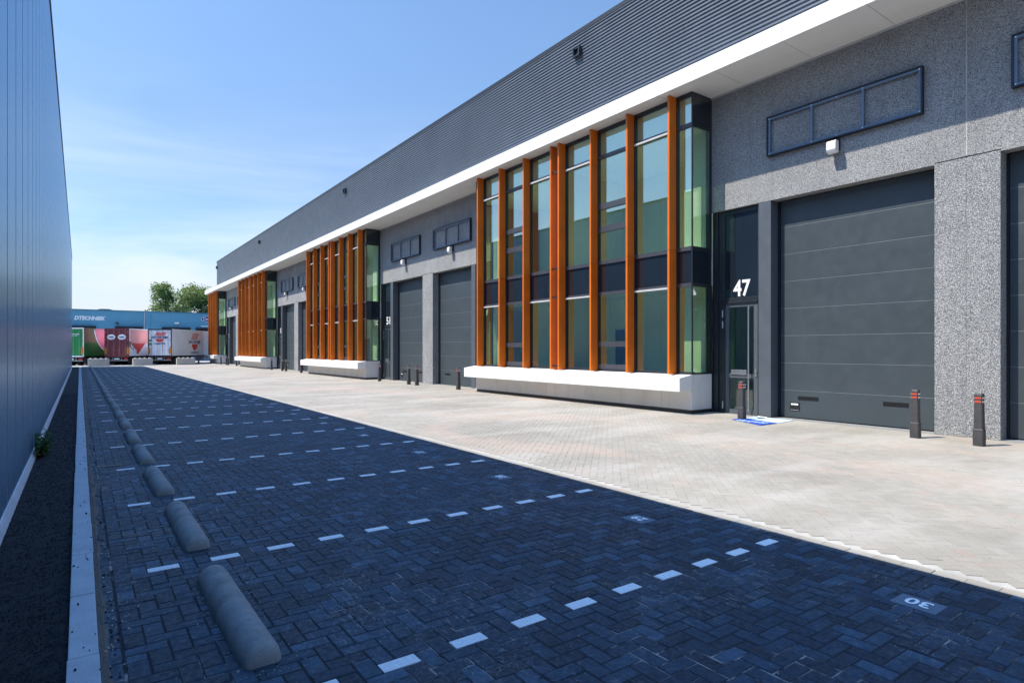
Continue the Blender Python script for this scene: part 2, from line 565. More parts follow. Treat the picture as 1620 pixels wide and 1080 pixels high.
def text_geo(s, height, bold=0.0, shear=0.0, width=1.0):
    """flat letters, lower left at 0,0, cap height = height -> verts (x,y), faces"""
    cu = bpy.data.curves.new("letters", 'FONT')
    cu.body = s
    cu.size = height / 0.72
    cu.offset = bold
    cu.shear = shear
    cu.resolution_u = 3
    cu.fill_mode = 'FRONT'
    ob = bpy.data.objects.new("letters", cu)
    me = bpy.data.meshes.new_from_object(ob)
    vs = [(v.co.x * width, v.co.y) for v in me.vertices]
    fs = [tuple(p.vertices) for p in me.polygons]
    bpy.data.objects.remove(ob)
    bpy.data.curves.remove(cu)
    bpy.data.meshes.remove(me)
    x0 = min(v[0] for v in vs)
    vs = [(x - x0, y) for x, y in vs]
    return vs, fs, max(v[0] for v in vs)


def put_text(mb, s, height, org, ax, up, bold=0.0, shear=0.0, width=1.0, center=True, m=0, maxw=None):
    vs, fs, w = text_geo(s, height, bold, shear, width)
    if maxw:
        k = maxw / w
        vs = [(x * k, y) for x, y in vs]
        w = maxw
    org, ax, up = Vector(org), Vector(ax), Vector(up)
    off = w / 2 if center else 0
    mb.add([org + ax * (x - off) + up * y for x, y in vs], fs, m)
    return w


# ------------------------------------------------------------------ pavers
UX, UY = 0.11, 2.38 / 24                 # dark herringbone: 24 rows to each bay, dashes fall on whole bricks
LINE0, PITCH = 3.02, 2.38
DASH_X0 = 0.42                           # left end of the first white brick of a line


def quads_mesh(name, verts, faces, mats, tone, mat_idx=None):
    me = bpy.data.meshes.new(name)
    nv, nf = len(verts), len(faces)
    me.vertices.add(nv)
    me.vertices.foreach_set("co", np.asarray(verts, np.float32).ravel())
    me.loops.add(nf * 4)
    me.polygons.add(nf)
    me.polygons.foreach_set("loop_start", np.arange(nf, dtype=np.int32) * 4)
    me.loops.foreach_set("vertex_index", np.asarray(faces, np.int32).ravel())
    me.update(calc_edges=True)
    at = me.attributes.new("tone", 'FLOAT', 'FACE')
    at.data.foreach_set("value", np.asarray(tone, np.float32))
    for m in mats:
        me.materials.append(m)
    if mat_idx is not None:
        me.polygons.foreach_set("material_index", np.asarray(mat_idx, np.int32))
    me.polygons.foreach_set("use_smooth", np.zeros(nf, dtype=bool))
    me.validate()
    o = bpy.data.objects.new(name, me)
    COL.objects.link(o)
    return o


def brick_field(name, bricks, mat, gap=0.0045, ch=0.005, rot=None, org=(0, 0), depth=0.03, jitter=0.0015, tilt=0.004, seed=1):
    """bricks: array of x0,x1,y0,y1 in pattern space"""
    g = np.random.default_rng(seed)
    b = np.asarray(bricks, float)
    n = len(b)
    x0, x1, y0, y1 = b[:, 0] + gap / 2, b[:, 1] - gap / 2, b[:, 2] + gap / 2, b[:, 3] - gap / 2
    sh = g.normal(0, 0.0009, (n, 2))
    x0, x1, y0, y1 = x0 + sh[:, 0], x1 + sh[:, 0], y0 + sh[:, 1], y1 + sh[:, 1]
    zt = g.normal(0, jitter, n).clip(-0.0018, 0.003)
    tx, ty = g.normal(0, tilt, n), g.normal(0, tilt, n)
    cx, cy = (x0 + x1) / 2, (y0 + y1) / 2
    V = np.zeros((n, 12, 3))
    for k, (ins, zz) in enumerate(((0, -depth), (0, -ch), (ch, 0))):
        xs = [x0 + ins, x1 - ins, x1 - ins, x0 + ins]
        ys = [y0 + ins, y0 + ins, y1 - ins, y1 - ins]
        for j in range(4):
            V[:, k * 4 + j, 0] = xs[j]
            V[:, k * 4 + j, 1] = ys[j]
            V[:, k * 4 + j, 2] = zz + (0 if k == 0 else zt + (xs[j] - cx) * tx + (ys[j] - cy) * ty)
    if rot:
        c, s = math.cos(rot), math.sin(rot)
        X = V[..., 0] * c - V[..., 1] * s
        Y = V[..., 0] * s + V[..., 1] * c
        V[..., 0], V[..., 1] = X, Y
    V[..., 0] += org[0]
    V[..., 1] += org[1]
    F = []
    for k in (0, 4):
        for j in range(4):
            F.append((k + j, k + (j + 1) % 4, k + 4 + (j + 1) % 4, k + 4 + j))
    F.append((8, 9, 10, 11))
    F = np.array(F)
    faces = (F[None] + (np.arange(n) * 12)[:, None, None]).reshape(-1, 4)
    tone = np.repeat(g.random(n), 9)
    return quads_mesh(name, V.reshape(-1, 3), faces, [mat], tone)


def herring(i0, i1, j0, j1):
    """(i,j,horizontal?) of every brick: covers (i,j)-(i+1,j) or (i,j-1)-(i,j)"""
    out = []
    for j in range(j0, j1):
        for i in range(i0, i1):
            k = (i - j) % 4
            if k == 0: out.append((i, j, 1))
            elif k == 2: out.append((i, j, 0))
    return out


LOT_X0, LOT_X1 = 0.42 - 1 * UX, 5.22
nX = int(round((LOT_X1 - LOT_X0) / UX))
LOT_X1 = LOT_X0 + nX * UX
NBAY = 28
lot = []
jmin, jmax = int(-4.0 / UY), int(72.5 / UY)
jl0 = 0
for (i, j, h) in herring(-4, nX + 2, -72, int(70 / UY)):
    # pattern origin: a white brick starts at column 1, row 0 of line 0
    ii = i
    if h:
        x0, x1, y0, y1 = ii * UX, (ii + 2) * UX, j * UY, (j + 1) * UY
    else:
        x0, x1, y0, y1 = ii * UX, (ii + 1) * UX, (j - 1) * UY, (j + 1) * UY
    x0 = max(x0, -2 * UX); x1 = min(x1, (nX - 1) * UX)
    if x1 - x0 < UX * 0.5: continue
    if h and j % 24 == 0 and 0 <= j < 24 * NBAY and i % 4 == 0 and 0 <= i // 4 <= 10:
        continue                                            # a white brick of a parking line lies here
    lot.append((x0 + DASH_X0, x1 + DASH_X0, y0 + LINE0 - UY / 2, y1 + LINE0 - UY / 2))
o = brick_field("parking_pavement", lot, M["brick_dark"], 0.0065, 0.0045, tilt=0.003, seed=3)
tag(o, kind="structure")
# header column along the sand strip and the pale gutter course on the drive side
hdr = [(0.098, 0.196, y, y + 0.2) for y in np.arange(-4.1, 70, 0.2)]
o = brick_field("edge_course", hdr, M["brick_dark"], 0.008, 0.006, seed=5)
tag(o, kind="structure")
gx = DASH_X0 + (nX - 1) * UX
gut = [(gx, gx + 0.105, y, y + 0.21) for y in np.arange(-4, 72.3, 0.21)]
o = brick_field("gutter_course", gut, M["brick_light"], 0.003, 0.002, jitter=0.0006, tilt=0.0015, seed=6)
tag(o, kind="structure")
# drive: herringbone at 45 degrees, saw-tooth ends filled with paler cut bricks (the sheet below)
U = 0.105
c45, s45 = math.cos(R(45)), math.sin(R(45))
DX0, DX1, DY0, DY1 = gx + 0.105, 14.02, -4.0, 75.6
drv = []
ext = int(90 / U)
for j in range(-int(16 / U), int(66 / U)):
    for i in range(-int(8 / U), int(66 / U)):
        k = (i - j) % 4
        if k not in (0, 2): continue
        if k == 0:
            x0, x1, y0, y1 = i * U, (i + 2) * U, j * U, (j + 1) * U
        else:
            x0, x1, y0, y1 = i * U, (i + 1) * U, (j - 1) * U, (j + 1) * U
        cx, cy = (x0 + x1) / 2, (y0 + y1) / 2
        X, Y = cx * c45 - cy * s45 + DX0, cx * s45 + cy * c45
        if DX0 + 0.10 < X < DX1 and DY0 < Y < DY1:
            drv.append((x0, x1, y0, y1))
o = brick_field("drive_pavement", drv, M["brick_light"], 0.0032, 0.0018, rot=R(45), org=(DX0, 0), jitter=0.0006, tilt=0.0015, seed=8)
tag(o, kind="structure")


def sheet(name, x0, x1, y0, y1, z, mat, kind="structure"):
    mb = MB()
    mb.add([(x0, y0, z), (x1, y0, z), (x1, y1, z), (x0, y1, z)], [(0, 1, 2, 3)])
    return tag(mb.build(name, mat, recalc=False), kind=kind)


sheet("ground", -900, 900, -900, 900, -0.06, M["earth"])
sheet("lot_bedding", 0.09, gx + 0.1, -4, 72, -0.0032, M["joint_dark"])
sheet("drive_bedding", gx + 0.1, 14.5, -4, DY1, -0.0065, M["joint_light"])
sheet("yard", -70, 70, DY1, 101, -0.004, M["asphalt"])
sheet("rear_yard", -40, 14, -40, -4, -0.004, M["asphalt"])
sheet("yard_apron", -70, gx + 0.1, 72, DY1, -0.0035, M["joint_light"])

# sand strip between kerb and bricks, kerb, gravel bed
mb = MB()
N = 260
vs, fs = [], []
for a in range(N + 1):
    y = -4 + 74 * (a / N)
    xr = 0.165 + 0.03 * math.sin(y * 0.9) + 0.012 * math.sin(y * 4.3) + random.uniform(-0.012, 0.012)
    vs += [(0.085, y, -0.004), (0.12, y, 0.002 + random.uniform(0, 0.006)), (xr, y, -0.004)]
for a in range(N):
    for q in (0, 1):
        fs.append((a * 3 + q, a * 3 + q + 1, a * 3 + q + 4, a * 3 + q + 3))
mb.add(vs, fs)
tag(mb.build("sand_strip", M["sand"], recalc=False), kind="structure")
mb = MB()
for a in range(74):
    y = -4 + a
    dz = random.uniform(-0.003, 0.003)
    mb.box(-0.055 + random.uniform(-.003, .003), 0.088 + random.uniform(-.003, .003), y + 0.003, y + 0.997, -0.05, 0.045 + dz)
tag(mb.build("kerb", M["kerb"], bevel=0.006), kind="structure")
# gravel
mb = MB()
NX, NY = 14, 900
vs, fs = [], []
for b in range(NY + 1):
    y = -3 + 73 * (b / NY) ** 1.6
    for a in range(NX + 1):
        x = -0.60 + 0.55 * a / NX
        vs.append((x, y, 0.012 + random.uniform(-0.008, 0.008)))
for b in range(NY):
    for a in range(NX):
        p = b * (NX + 1) + a
        fs.append((p, p + 1, p + NX + 2, p + NX + 1))
mb.add(vs, fs)
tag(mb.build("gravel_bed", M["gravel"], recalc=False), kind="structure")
mb = MB()


def pebble(mb, x, y, z, r, m=0):
    q = [Vector((random.gauss(0, 1), random.gauss(0, 1), random.gauss(0, 1))) for _ in range(2)]
    a = q[0].normalized()
    b = a.cross(q[1]).normalized()
    c = a.cross(b)
    k = [random.uniform(0.6, 1.2) * r for _ in range(6)]
    p = Vector((x, y, z))
    mb.add([p + a * k[0], p - a * k[1], p + b * k[2], p - b * k[3], p + c * k[4], p - c * k[5]],
           [(0, 2, 4), (2, 1, 4), (1, 3, 4), (3, 0, 4), (2, 0, 5), (1, 2, 5), (3, 1, 5), (0, 3, 5)], m)


for _ in range(15000):
    y = 2.5 + 26 * random.random() ** 1.9
    pebble(mb, random.uniform(-0.59, -0.055), y, 0.016, random.uniform(0.003, 0.0085))
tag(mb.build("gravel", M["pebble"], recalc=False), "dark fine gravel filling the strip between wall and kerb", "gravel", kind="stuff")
mb = MB()
for _ in range(420):
    y = 2.8 + 16 * random.random() ** 1.5
    r = random.random()
    x = random.gauss(0.16, 0.03) if r < 0.75 else (random.uniform(-0.05, 0.085) if r < 0.85 else random.uniform(0.2, 0.7))
    z = 0.05 if x < 0.088 else 0.004
    pebble(mb, x, y, z, random.uniform(0.003, 0.012) * (1.4 if random.random() < .08 else 1), 0 if r < 0.45 or x < 0.088 else 1)
for _ in range(520):
    n = int(13 * random.random() ** 1.6)
    yb = 3.40 + n * PITCH
    if random.random() < 0.5:
        x, y = 0.81 + random.gauss(0, 0.10), yb + random.choice((-0.05, 1.58)) + random.gauss(0, 0.03)
    else:
        x, y = 0.81 + random.choice((-1, 1, 1)) * (0.125 + abs(random.gauss(0, 0.03))), yb + random.random() * 1.54
    pebble(mb, x, y, 0.003, random.uniform(0.002, 0.006), random.choice((1, 1, 0)))
for _ in range(260):
    y = 1.5 + 22 * random.random() ** 1.5
    pebble(mb, random.uniform(0.9, 5.2) if random.random() < .6 else random.uniform(5.3, 12.6), y, 0.003, random.uniform(0.002, 0.007), random.choice((1, 0)))
tag(mb.build("grit", [M["pebble"], M["block"]], recalc=False), "loose grit and stone chips along the kerb foot", "grit", kind="stuff")

ORD = ["", "first", "second", "third", "fourth", "fifth", "sixth", "seventh", "eighth", "ninth", "tenth", "eleventh", "twelfth",
       "thirteenth", "fourteenth", "fifteenth", "sixteenth", "seventeenth", "eighteenth", "nineteenth", "twentieth",
       "twenty-first", "twenty-second", "twenty-third", "twenty-fourth", "twenty-fifth", "twenty-sixth", "twenty-seventh", "twenty-eighth"]

# ------------------------------------------------------------------ parking lines, numbers, wheel stops
mb = MB()
for k in range(11):
    x = k * 4 * UX
    mb.box(x + 0.003, x + 2 * UX - 0.003, -UY / 2 + 0.003, UY / 2 - 0.003, -0.03, 0.0015)
line0 = mb.build("parking_line", M["white_brick"], bevel=0.003)
for n in range(NBAY):
    o = line0 if n == 0 else line0.copy()
    if n: COL.objects.link(o)
    o.location = (DASH_X0, LINE0 + n * PITCH, 0)
    lab = {0: "dashed row of white bricks nearest the viewer, between bays 30 and 29",
           1: "dashed row of white bricks between bays 29 and 28"}.get(
        n, "dashed white brick parking line, %s one counted from the near end" % ORD[n + 1])
    tag(o, lab, "parking line", "dashed white lines between the parking bays")


def number_tile(num, y, label):
    root = empty("bay_number_tile", (4.555, y, 0))
    MB().box(-0.105, 0.105, -0.135, 0.135, -0.02, 0.0035).build("tile", M["tile"], root, bevel=0.002)
    mb = MB()
    put_text(mb, str(num), 0.115, (0.0575, 0, 0.0075), (0, 1, 0), (-1, 0, 0), bold=0.004)
    vs = mb.v
    mb2 = MB()
    mb2.add(vs, mb.f)
    mb2.build("digits", M["white_sign"], root, recalc=False)
    return tag(root, label, "number tile", "number tiles in the parking bays")


number_tile(30, 1.70, "grey tile with white 30 set in the dark bricks near the shadow edge")
number_tile(29, 4.18, "grey tile with white 29 set in the second bay")
number_tile(28, 6.62, "grey tile with white 28 set in the third bay")
for n in range(3, 12):
    number_tile(30 - n, 1.70 + n * 2.41 + 0.05, "small tile with number %d set in the dark bricks" % (30 - n))


def wheel_stop():
    mb = MB()
    L, Rr, Hh = 1.56, 0.108, 0.122
    prof = []
    ts = [0, 0.015, 0.04, 0.08, 0.13, 0.3, 0.6, 0.77, 0.776, 0.78, 0.784, 0.79, 1.1, 1.3, 1.43, 1.48, 1.52, 1.545, 1.56]
    for t in ts:
        e = min(t, L - t)
        k = 1.0 if e > 0.10 else 0.30 + 0.70 * math.sqrt(max(0, 1 - (1 - e / 0.10) ** 2))
        if abs(t - 0.78) < 0.0045: k *= 0.93
        prof.append((t, k))
    n = 14
    vs, fs = [], []
    for t, k in prof:
        for a in range(n + 1):
            ph = math.pi * a / n
            jj = 1 + random.uniform(-0.006, 0.006)
            vs.append((Rr * (0.55 + 0.45 * k) * math.cos(ph) * jj, t, Hh * k * math.sin(ph) * jj))
    for r in range(len(prof) - 1):
        for a in range(n):
            p = r * (n + 1) + a
            fs.append((p, p + 1, p + n + 2, p + n + 1))
    fs.append(tuple(range(n + 1)))
    b = (len(prof) - 1) * (n + 1)
    fs.append(tuple(range(b, b + n + 1))[::-1])
    mb.add(vs, fs)
    o = mb.build("wheel_stop", M["stop"], smooth=True)
    return o


ws0 = wheel_stop()
for n in range(NBAY):
    o = ws0 if n == 0 else ws0.copy()
    if n: COL.objects.link(o)
    o.location = (0.81 + random.uniform(-.012, .012), 3.41 + n * PITCH - (0.10 if n else 0) + random.uniform(-.03, .03), -0.004)
    o.rotation_euler = (0, 0, random.uniform(-0.012, 0.012))
    lab = {0: "half-round concrete wheel stop nearest the viewer, heading bay 29",
           1: "half-round concrete wheel stop heading bay 28, second in its row"}.get(
        n, "half-round concrete wheel stop, %s one counted from the near end" % ORD[n + 1])
    tag(o, lab, "wheel stop", "row of concrete wheel stops along the bays")

mb = MB()
mb.box(-0.16, 0.16, -0.05, 0.05, -0.03, 0.002)
for k in range(7):
    mb.box(-0.14 + k * 0.042, -0.115 + k * 0.042, -0.035, 0.035, 0.002, 0.006)
o = mb.build("drain_grate", M["black"])
o.location = (0.34, 10.55, 0.003)
tag(o, "dark drain grate set in the bricks beside the kerb", "drain")

# ------------------------------------------------------------------ left warehouse
wh = empty("warehouse", (-0.6, 20, 0))
tag(wh, "tall blue-grey warehouse with glossy vertical metal panels along the left", "building")


class PB(MB):
    """world coordinates for the children of an object that sits at an offset"""
    def build(self, name, mats, parent=None, **kw):
        if parent is not None:
            off = Vector(parent.location)
            p = parent.parent
            while p is not None:
                off += Vector(p.location)
                p = p.parent
            self.v = [(x - off.x, y - off.y, z - off.z) for x, y, z in self.v]
        return MB.build(self, name, mats, parent, **kw)


WX, WY1, WH = -0.60, 70.0, 10.25
mb = PB()
y = -30.0
while y < WY1 - 0.01:
    y1 = min(y + 1.0, WY1)
    mb.box(WX - 0.12, WX, y + 0.028, y1 - 0.028, 0.10, WH - 0.12)
    y = y1
mb.box(WX - 20, WX - 0.022, -30, WY1 - 0.02, 0, WH - 0.15)
mb.build("wall", M["panel"], wh)
mb = PB(); mb.box(WX - 20.05, WX + 0.025, -30.02, WY1 + 0.02, WH - 0.12, WH); mb.build("roof_trim", M["panel_cap"], wh)
mb = PB()
for a in range(34):
    y0 = -30 + a * 3.0
    if y0 > WY1: break
    mb.prism_y([(WX - 0.02, 0.115), (WX + 0.008, 0.112), (WX + 0.045, 0.02), (WX + 0.045, -0.02), (WX - 0.02, -0.02)], y0 + 0.004, min(y0 + 2.996, WY1 - .01))
mb.build("base_flashing", M["flashing"], wh)

# weed at the foot of the warehouse
def leaf_mesh(name, leaves, mat, parent=None):
    V, F, T = [], [], []
    for (p, d, nrm, L, W, tone) in leaves:
        s = d.cross(nrm)
        if s.length < 1e-6: continue
        s = s.normalized() * W / 2
        o_ = len(V)
        V += [p, p + d * L * 0.5 + s, p + d * L, p + d * L * 0.5 - s]
        F.append((o_, o_ + 1, o_ + 2, o_ + 3)); T.append(tone)
    o = quads_mesh(name, [tuple(v) for v in V], F, [mat], T)
    if parent is not None: o.parent = parent
    return o


wd = empty("weed", (-0.50, 12.1, 0.01))
tag(wd, "tuft of green weeds growing at the foot of the blue-grey wall", "plant")
lv = []
mb = MB()
for _ in range(46):
    a = random.uniform(0, 2 * math.pi)
    tip = Vector((0.5 * math.cos(a) * 0.22 + 0.02, math.sin(a) * 0.36, random.uniform(0.12, 0.42)))
    if tip.x < -0.07: tip.x = -0.07
    base = Vector((random.uniform(-.04, .04), random.uniform(-.12, .12), 0))
    mb.cyl(base, tip, 0.004, 0.0015, 5)
    for k in range(11):
        t = random.uniform(0.2, 1.0)
        p = base.lerp(tip, t)
        d = Vector((random.gauss(0, 1), random.gauss(0, 1), random.gauss(0.3, .6))).normalized()
        if p.x + d.x * 0.09 < -0.09: d.x = abs(d.x)
        nrm = Vector((random.gauss(0, 1), random.gauss(0, 1), random.gauss(0, 1))).normalized()
        lv.append((p, d, nrm, random.uniform(0.05, 0.11), random.uniform(0.012, 0.03), random.random()))
mb.build("stem", M["leaf_weed"], wd, recalc=False)
leaf_mesh("foliage", lv, M["leaf_weed"], wd)

# ------------------------------------------------------------------ business units (right building)
XW, XG, XF = 13.92, 13.10, 12.80          # wall, bay glass, fin front
SOF, FTOP, CTOP = 8.48, 8.88, 12.52
BY0, BY1 = -12.0, 82.55
BAYP = 22.2
bu = empty("business_building", (0, 0, 0))
tag(bu, "long business building with ribbed grey top, white canopy, orange fins and garage doors", "building")

# ribbed cladding: one rib every 0.11 m
rib, dep = 0.11, 0.042
prof = [(0.0, 0.0), (0.36, 0.0), (0.42, 0.85), (0.46, 1.0), (0.88, 1.0), (0.94, 0.82)]
pts = []
z = FTOP - 0.25
while z < CTOP - 0.05:
    for t, d in prof:
        pts.append((XW - 0.02 - dep * d, z + t * rib))
    z += rib
mb = MB()
NSEG = 32
n = len(pts)
vs, fs = [], []
for s in range(NSEG + 1):
    y = BY0 + (BY1 - BY0) * s / NSEG
    vs += [(x, y, zz) for x, zz in pts]
for s in range(NSEG):
    for a in range(n - 1):
        fs.append((s * n + a, s * n + a + 1, (s + 1) * n + a + 1, (s + 1) * n + a))
mb.add(vs, fs)
mb.build("ribbed_cladding", M["clad"], bu, recalc=False)
mb = MB(); mb.box(XW - 0.075, XW + 0.4, BY0, BY1 + 0.03, CTOP - 0.06, CTOP + 0.10)
mb.build("roof_trim", M["sign_edge"], bu, bevel=0.01)
mb = MB()
mb.box(XW - 0.015, 40, BY0 + .02, BY1 - 0.02, FTOP - .3, CTOP - 0.07)     # upper body and roof
mb.box(39.6, 40, BY0, BY1 - .01, -.02, FTOP - .3)
mb.box(XW + 0.3, 39.6, BY1 - 0.35, BY1 - .01, -.02, FTOP - .3)
mb.box(XW + 0.3, 39.6, BY0, BY0 + .3, -.02, FTOP - .3)
mb.build("shell", M["clad"], bu)
mb = MB(); mb.box(20, 39.5, BY0 + .4, BY1 - .4, CTOP - 0.07, CTOP - .02); mb.build("roof", M["roof"], bu)

# canopy: fascia panels, soffit panels, core
mb = MB()
FX = 12.56
mb.box(FX + 0.02, XW - 0.01, BY0, BY1 + .2, SOF + 0.02, FTOP - 0.02, 1)
y = BY0
while y < BY1 + 0.15:
    y1 = min(y + 1.76, BY1 + 0.21)
    mb.box(FX, FX + 0.03, y + 0.005, y1 - 0.005, SOF - 0.01, FTOP, 0)
    mb.box(FX + 0.032, XW - 0.035, y + 0.006, y1 - 0.006, SOF, SOF + 0.022, 2)
    y = y1
mb.box(FX + 0.03, XW - 0.02, BY0, BY1 + .2, FTOP - 0.02, FTOP - 0.004, 0)
mb.box(FX, XW - .035, BY1 + .212, BY1 + .24, SOF - .01, FTOP, 0)
mb.box(XW - 0.03, XW - 0.002, BY0, BY1, SOF - 0.035, SOF + 0.01, 3)
mb.build("canopy", [M["white"], M["frame"], M["soffit"], M["frame_light"]], bu)

# overflow spouts in the cladding
for y in (15.45, 37.7, 60.4, 82.2):
    mb = MB()
    x1, x0 = XW - 0.02, XW - 0.20
    z0, z1, hy = 11.66, 11.98, 0.17
    mb.box(x0, x1, y - hy, y + hy, z0, z0 + 0.05)
    mb.box(x0, x1, y - hy, y - hy + 0.05, z0 + 0.051, z1)
    mb.box(x0, x1, y + hy - 0.05, y + hy, z0 + 0.051, z1)
    mb.box(x0 + 0.06, x1, y - hy + .051, y + hy - .051, z1 - 0.03, z1 - .002)
    mb.box(x1 - 0.06, x1 - 0.05, y - hy + .051, y + hy - .051, z0 + 0.051, z1 - 0.04)
    mb.build("overflow_spout", M["frame"], bu, bevel=0.012)


def wall_unit(fy, number, left_end=4.37):
    """one unit: half pillar, garage door, entrance door, wall above; y in the coordinates of unit 47"""
    mb = MB(fy)
    top = SOF - 0.002
    mb.box(XW, XW + 0.28, 4.906, 10.15, 5.385, top)                # lintel panel up to the soffit
    mb.box(XW, XW + 0.28, left_end + 0.012, 4.905, 5.425, top)
    mb.box(XW + 0.035, XW + 0.28, left_end, 4.90, 5.40, 5.426)
    mb.build("concrete_wall", M["aggregate"], bu)
    mb = MB(fy)
    mb.box(XW + 0.002, XW + 0.28, left_end, left_end + 0.0115, 5.44, top)
    mb.build("sealant_joint", M["block"], bu)
    mb = MB(fy)
    mb.box(XW - 0.008, XW + 0.36, left_end, 4.905, 0.0, 5.401)                # pillar half
    mb.build("pillar", M["aggregate"], bu, bevel=0.008)
    # garage door
    g = MB(fy)
    gx = XW + 0.34
    hs = 0.672
    for k in range(8):
        z0 = 0.03 + k * hs
        z1 = min(z0 + hs - 0.012, 5.385)
        g.box(gx + (0.0 if k < 7 else 0.0), gx + 0.05, 4.95, 8.36, z0, z1)
    gd = g.build("garage_door", M["gdoor"], bu, bevel=0.004)
    s = MB(fy)
    for k in range(1, 8):
        s.box(gx + 0.004, gx + 0.02, 4.95, 8.36, 0.03 + k * hs - 0.013, 0.03 + k * hs + 0.001)
    s.build("seam_strip", M["gseam"], gd)
    s = MB(fy)
    s.box(gx - 0.03, gx + 0.06, 4.905, 4.948, 0, 5.38)
    s.box(gx - 0.03, gx + 0.06, 8.362, 8.42, 0, 5.38)
    s.box(gx + 0.052, gx + 0.10, 4.905, 8.42, -0.01, 5.385)
    s.build("guide_frame", M["sign_edge"], gd)
    for (a, b) in ((7.42, 7.92), (5.50, 6.0)):
        v = MB(fy)
        v.box(gx - 0.008, gx, a, b, 0.47, 0.56)
        for q in range(5):
            v.box(gx - 0.012, gx - 0.0085, a + 0.01, b - 0.01, 0.478 + q * 0.016, 0.486 + q * 0.016)
        v.build("vent", M["black"], gd)
    v = MB(fy)
    v.box(gx - 0.012, gx, 7.88, 8.12, 0.20, 0.40, 0)
    v.box(gx - 0.016, gx - 0.0125, 7.91, 8.09, 0.335, 0.375, 1)
    v.box(gx - 0.016, gx - 0.0125, 7.90, 8.10, 0.205, 0.222, 2)
    v.build("door_handle", [M["black"], M["white_sign"], M["steel"]], gd)
    # post between garage door and entrance
    mb = MB(fy)
    mb.box(XW + 0.005, XW + 0.42, 8.43, 8.765, 0, 5.383)
    mb.build("door_post", M["steel_post"], bu, bevel=0.006)
    # entrance door in its frame
    dx = XW + 0.10
    f = MB(fy)
    f.box(dx, dx + 0.10, 8.77, 8.85, 0, 5.383)
    f.box(dx, dx + 0.10, 9.80, 9.99, 0, 5.383)
    f.box(dx - .05, dx + 0.12, 9.992, 10.148, 0, 5.383)
    f.box(dx, dx + 0.10, 8.851, 9.799, 5.26, 5.383)
    f.box(dx, dx + 0.10, 8.851, 9.799, 2.93, 3.06)
    f.box(dx - 0.03, dx - 0.001, 8.851, 9.799, 2.91, 2.955)
    ed = f.build("entrance_door", M["frame"], bu, bevel=0.004)
    f = MB(fy)
    f.box(dx + .03, dx + 0.04, 8.851, 9.799, 3.061, 5.259)
    f.build("top_light", M["spandrel"], ed)
    f = MB(fy)
    f.box(dx + 0.01, dx + 0.07, 8.855, 8.965, 0.012, 2.925)
    f.box(dx + 0.01, dx + 0.07, 9.685, 9.795, 0.012, 2.925)
    f.box(dx + 0.01, dx + 0.07, 8.966, 9.684, 2.81, 2.925)
    f.box(dx + 0.01, dx + 0.07, 8.966, 9.684, 0.95, 1.06)
    f.box(dx + 0.01, dx + 0.07, 8.966, 9.684, 0.012, 0.12)
    f.build("door_leaf", M["steel_post"], ed, bevel=0.003)
    f = MB(fy)
    f.box(dx + 0.035, dx + 0.045, 8.967, 9.683, 0.121, 0.949)
    f.box(dx + 0.035, dx + 0.045, 8.967, 9.683, 1.061, 2.809)
    f.build("door_pane", M["glass_clear"], ed)
    f = MB(fy)
    f.cyl((dx - 0.08, 9.06, 0.10), (dx - 0.08, 9.06, 2.82), 0.019, n=14)
    for zz in (0.16, 2.76):
        f.cyl((dx - 0.08, 9.06, zz), (dx + 0.012, 9.04, zz), 0.014, n=10)
    f.build("door_handle", M["steel"], ed, smooth=False)
    f = MB(fy); f.box(dx - 0.012, dx + 0.009, 9.16, 9.62, 1.035, 1.165); f.build("letter_slot", M["steel"], ed, bevel=0.006)
    f = MB(fy)
    f.cyl((dx - 0.02, 8.90, 1.12), (dx + 0.009, 8.90, 1.12), 0.028, n=12)
    f.box(dx - 0.004, dx + 0.009, 8.875, 8.925, 1.0, 1.2)
    f.build("lock", M["steel"], ed)
    for zz in (0.12, 2.26, 2.55):
        f = MB(fy); f.box(dx - 0.014, dx - 0.001, 9.86, 9.885, zz, zz + 0.19); f.build("hinge", M["frame_light"], ed)
    if number:
        f = MB()
        yc = fy(9.32)
        put_text(f, str(number), 0.42, (dx + 0.026, yc, 3.10), (0, -1, 0), (0, 0, 1), bold=0.012, maxw=0.50)
        f.build("house_number", M["white_sign"], ed, recalc=False)
        f = MB(fy); f.box(dx + 0.30, dx + 0.33, 9.20, 9.50, 2.98, 3.13); f.build("exit_sign", M["green_sign"], ed)
    # sign frame on the wall
    f = MB(fy)
    y0, y1, z0, z1, t = 5.085, 8.485, 6.46, 7.43, 0.028
    xa, xb = XW - 0.105, XW - 0.004
    f.box(xa, xb, y0, y1, z0, z0 + t); f.box(xa, xb, y0, y1, z1 - t, z1)
    f.box(xa, xb, y0, y0 + t, z0 + t + .001, z1 - t - .001); f.box(xa, xb, y1 - t, y1, z0 + t + .001, z1 - t - .001)
    sf = f.build("sign_frame", M["sign_edge"], bu)
    f = MB(fy)
    t2, w = t + 0.001, 0.055
    xc, xd = XW - 0.075, XW - 0.03
    f.box(xc, xd, y0 + t2, y1 - t2, z0 + t2, z0 + t2 + w); f.box(xc, xd, y0 + t2, y1 - t2, z1 - t2 - w, z1 - t2)
    f.box(xc, xd, y0 + t2, y0 + t2 + w, z0 + t2 + w + .001, z1 - t2 - w - .001)
    f.box(xc, xd, y1 - t2 - w, y1 - t2, z0 + t2 + w + .001, z1 - t2 - w - .001)
    for ym in (6.24, 7.37):
        f.box(xc, xd, ym - w / 2, ym + w / 2, z0 + t2 + w + .001, z1 - t2 - w - .001)
    f.build("sign_bar", M["sign_bar"], sf)
    f = MB(fy)
    for yy in (y0 + .06, 6.24, 6.8, 7.37, y1 - .06):
        for zz in (z0 + .055, z1 - .055):
            f.box(xc - 0.006, xc - 0.001, yy - .011, yy + .011, zz - .011, zz + .011)
    f.build("bolt", M["steel"], sf)
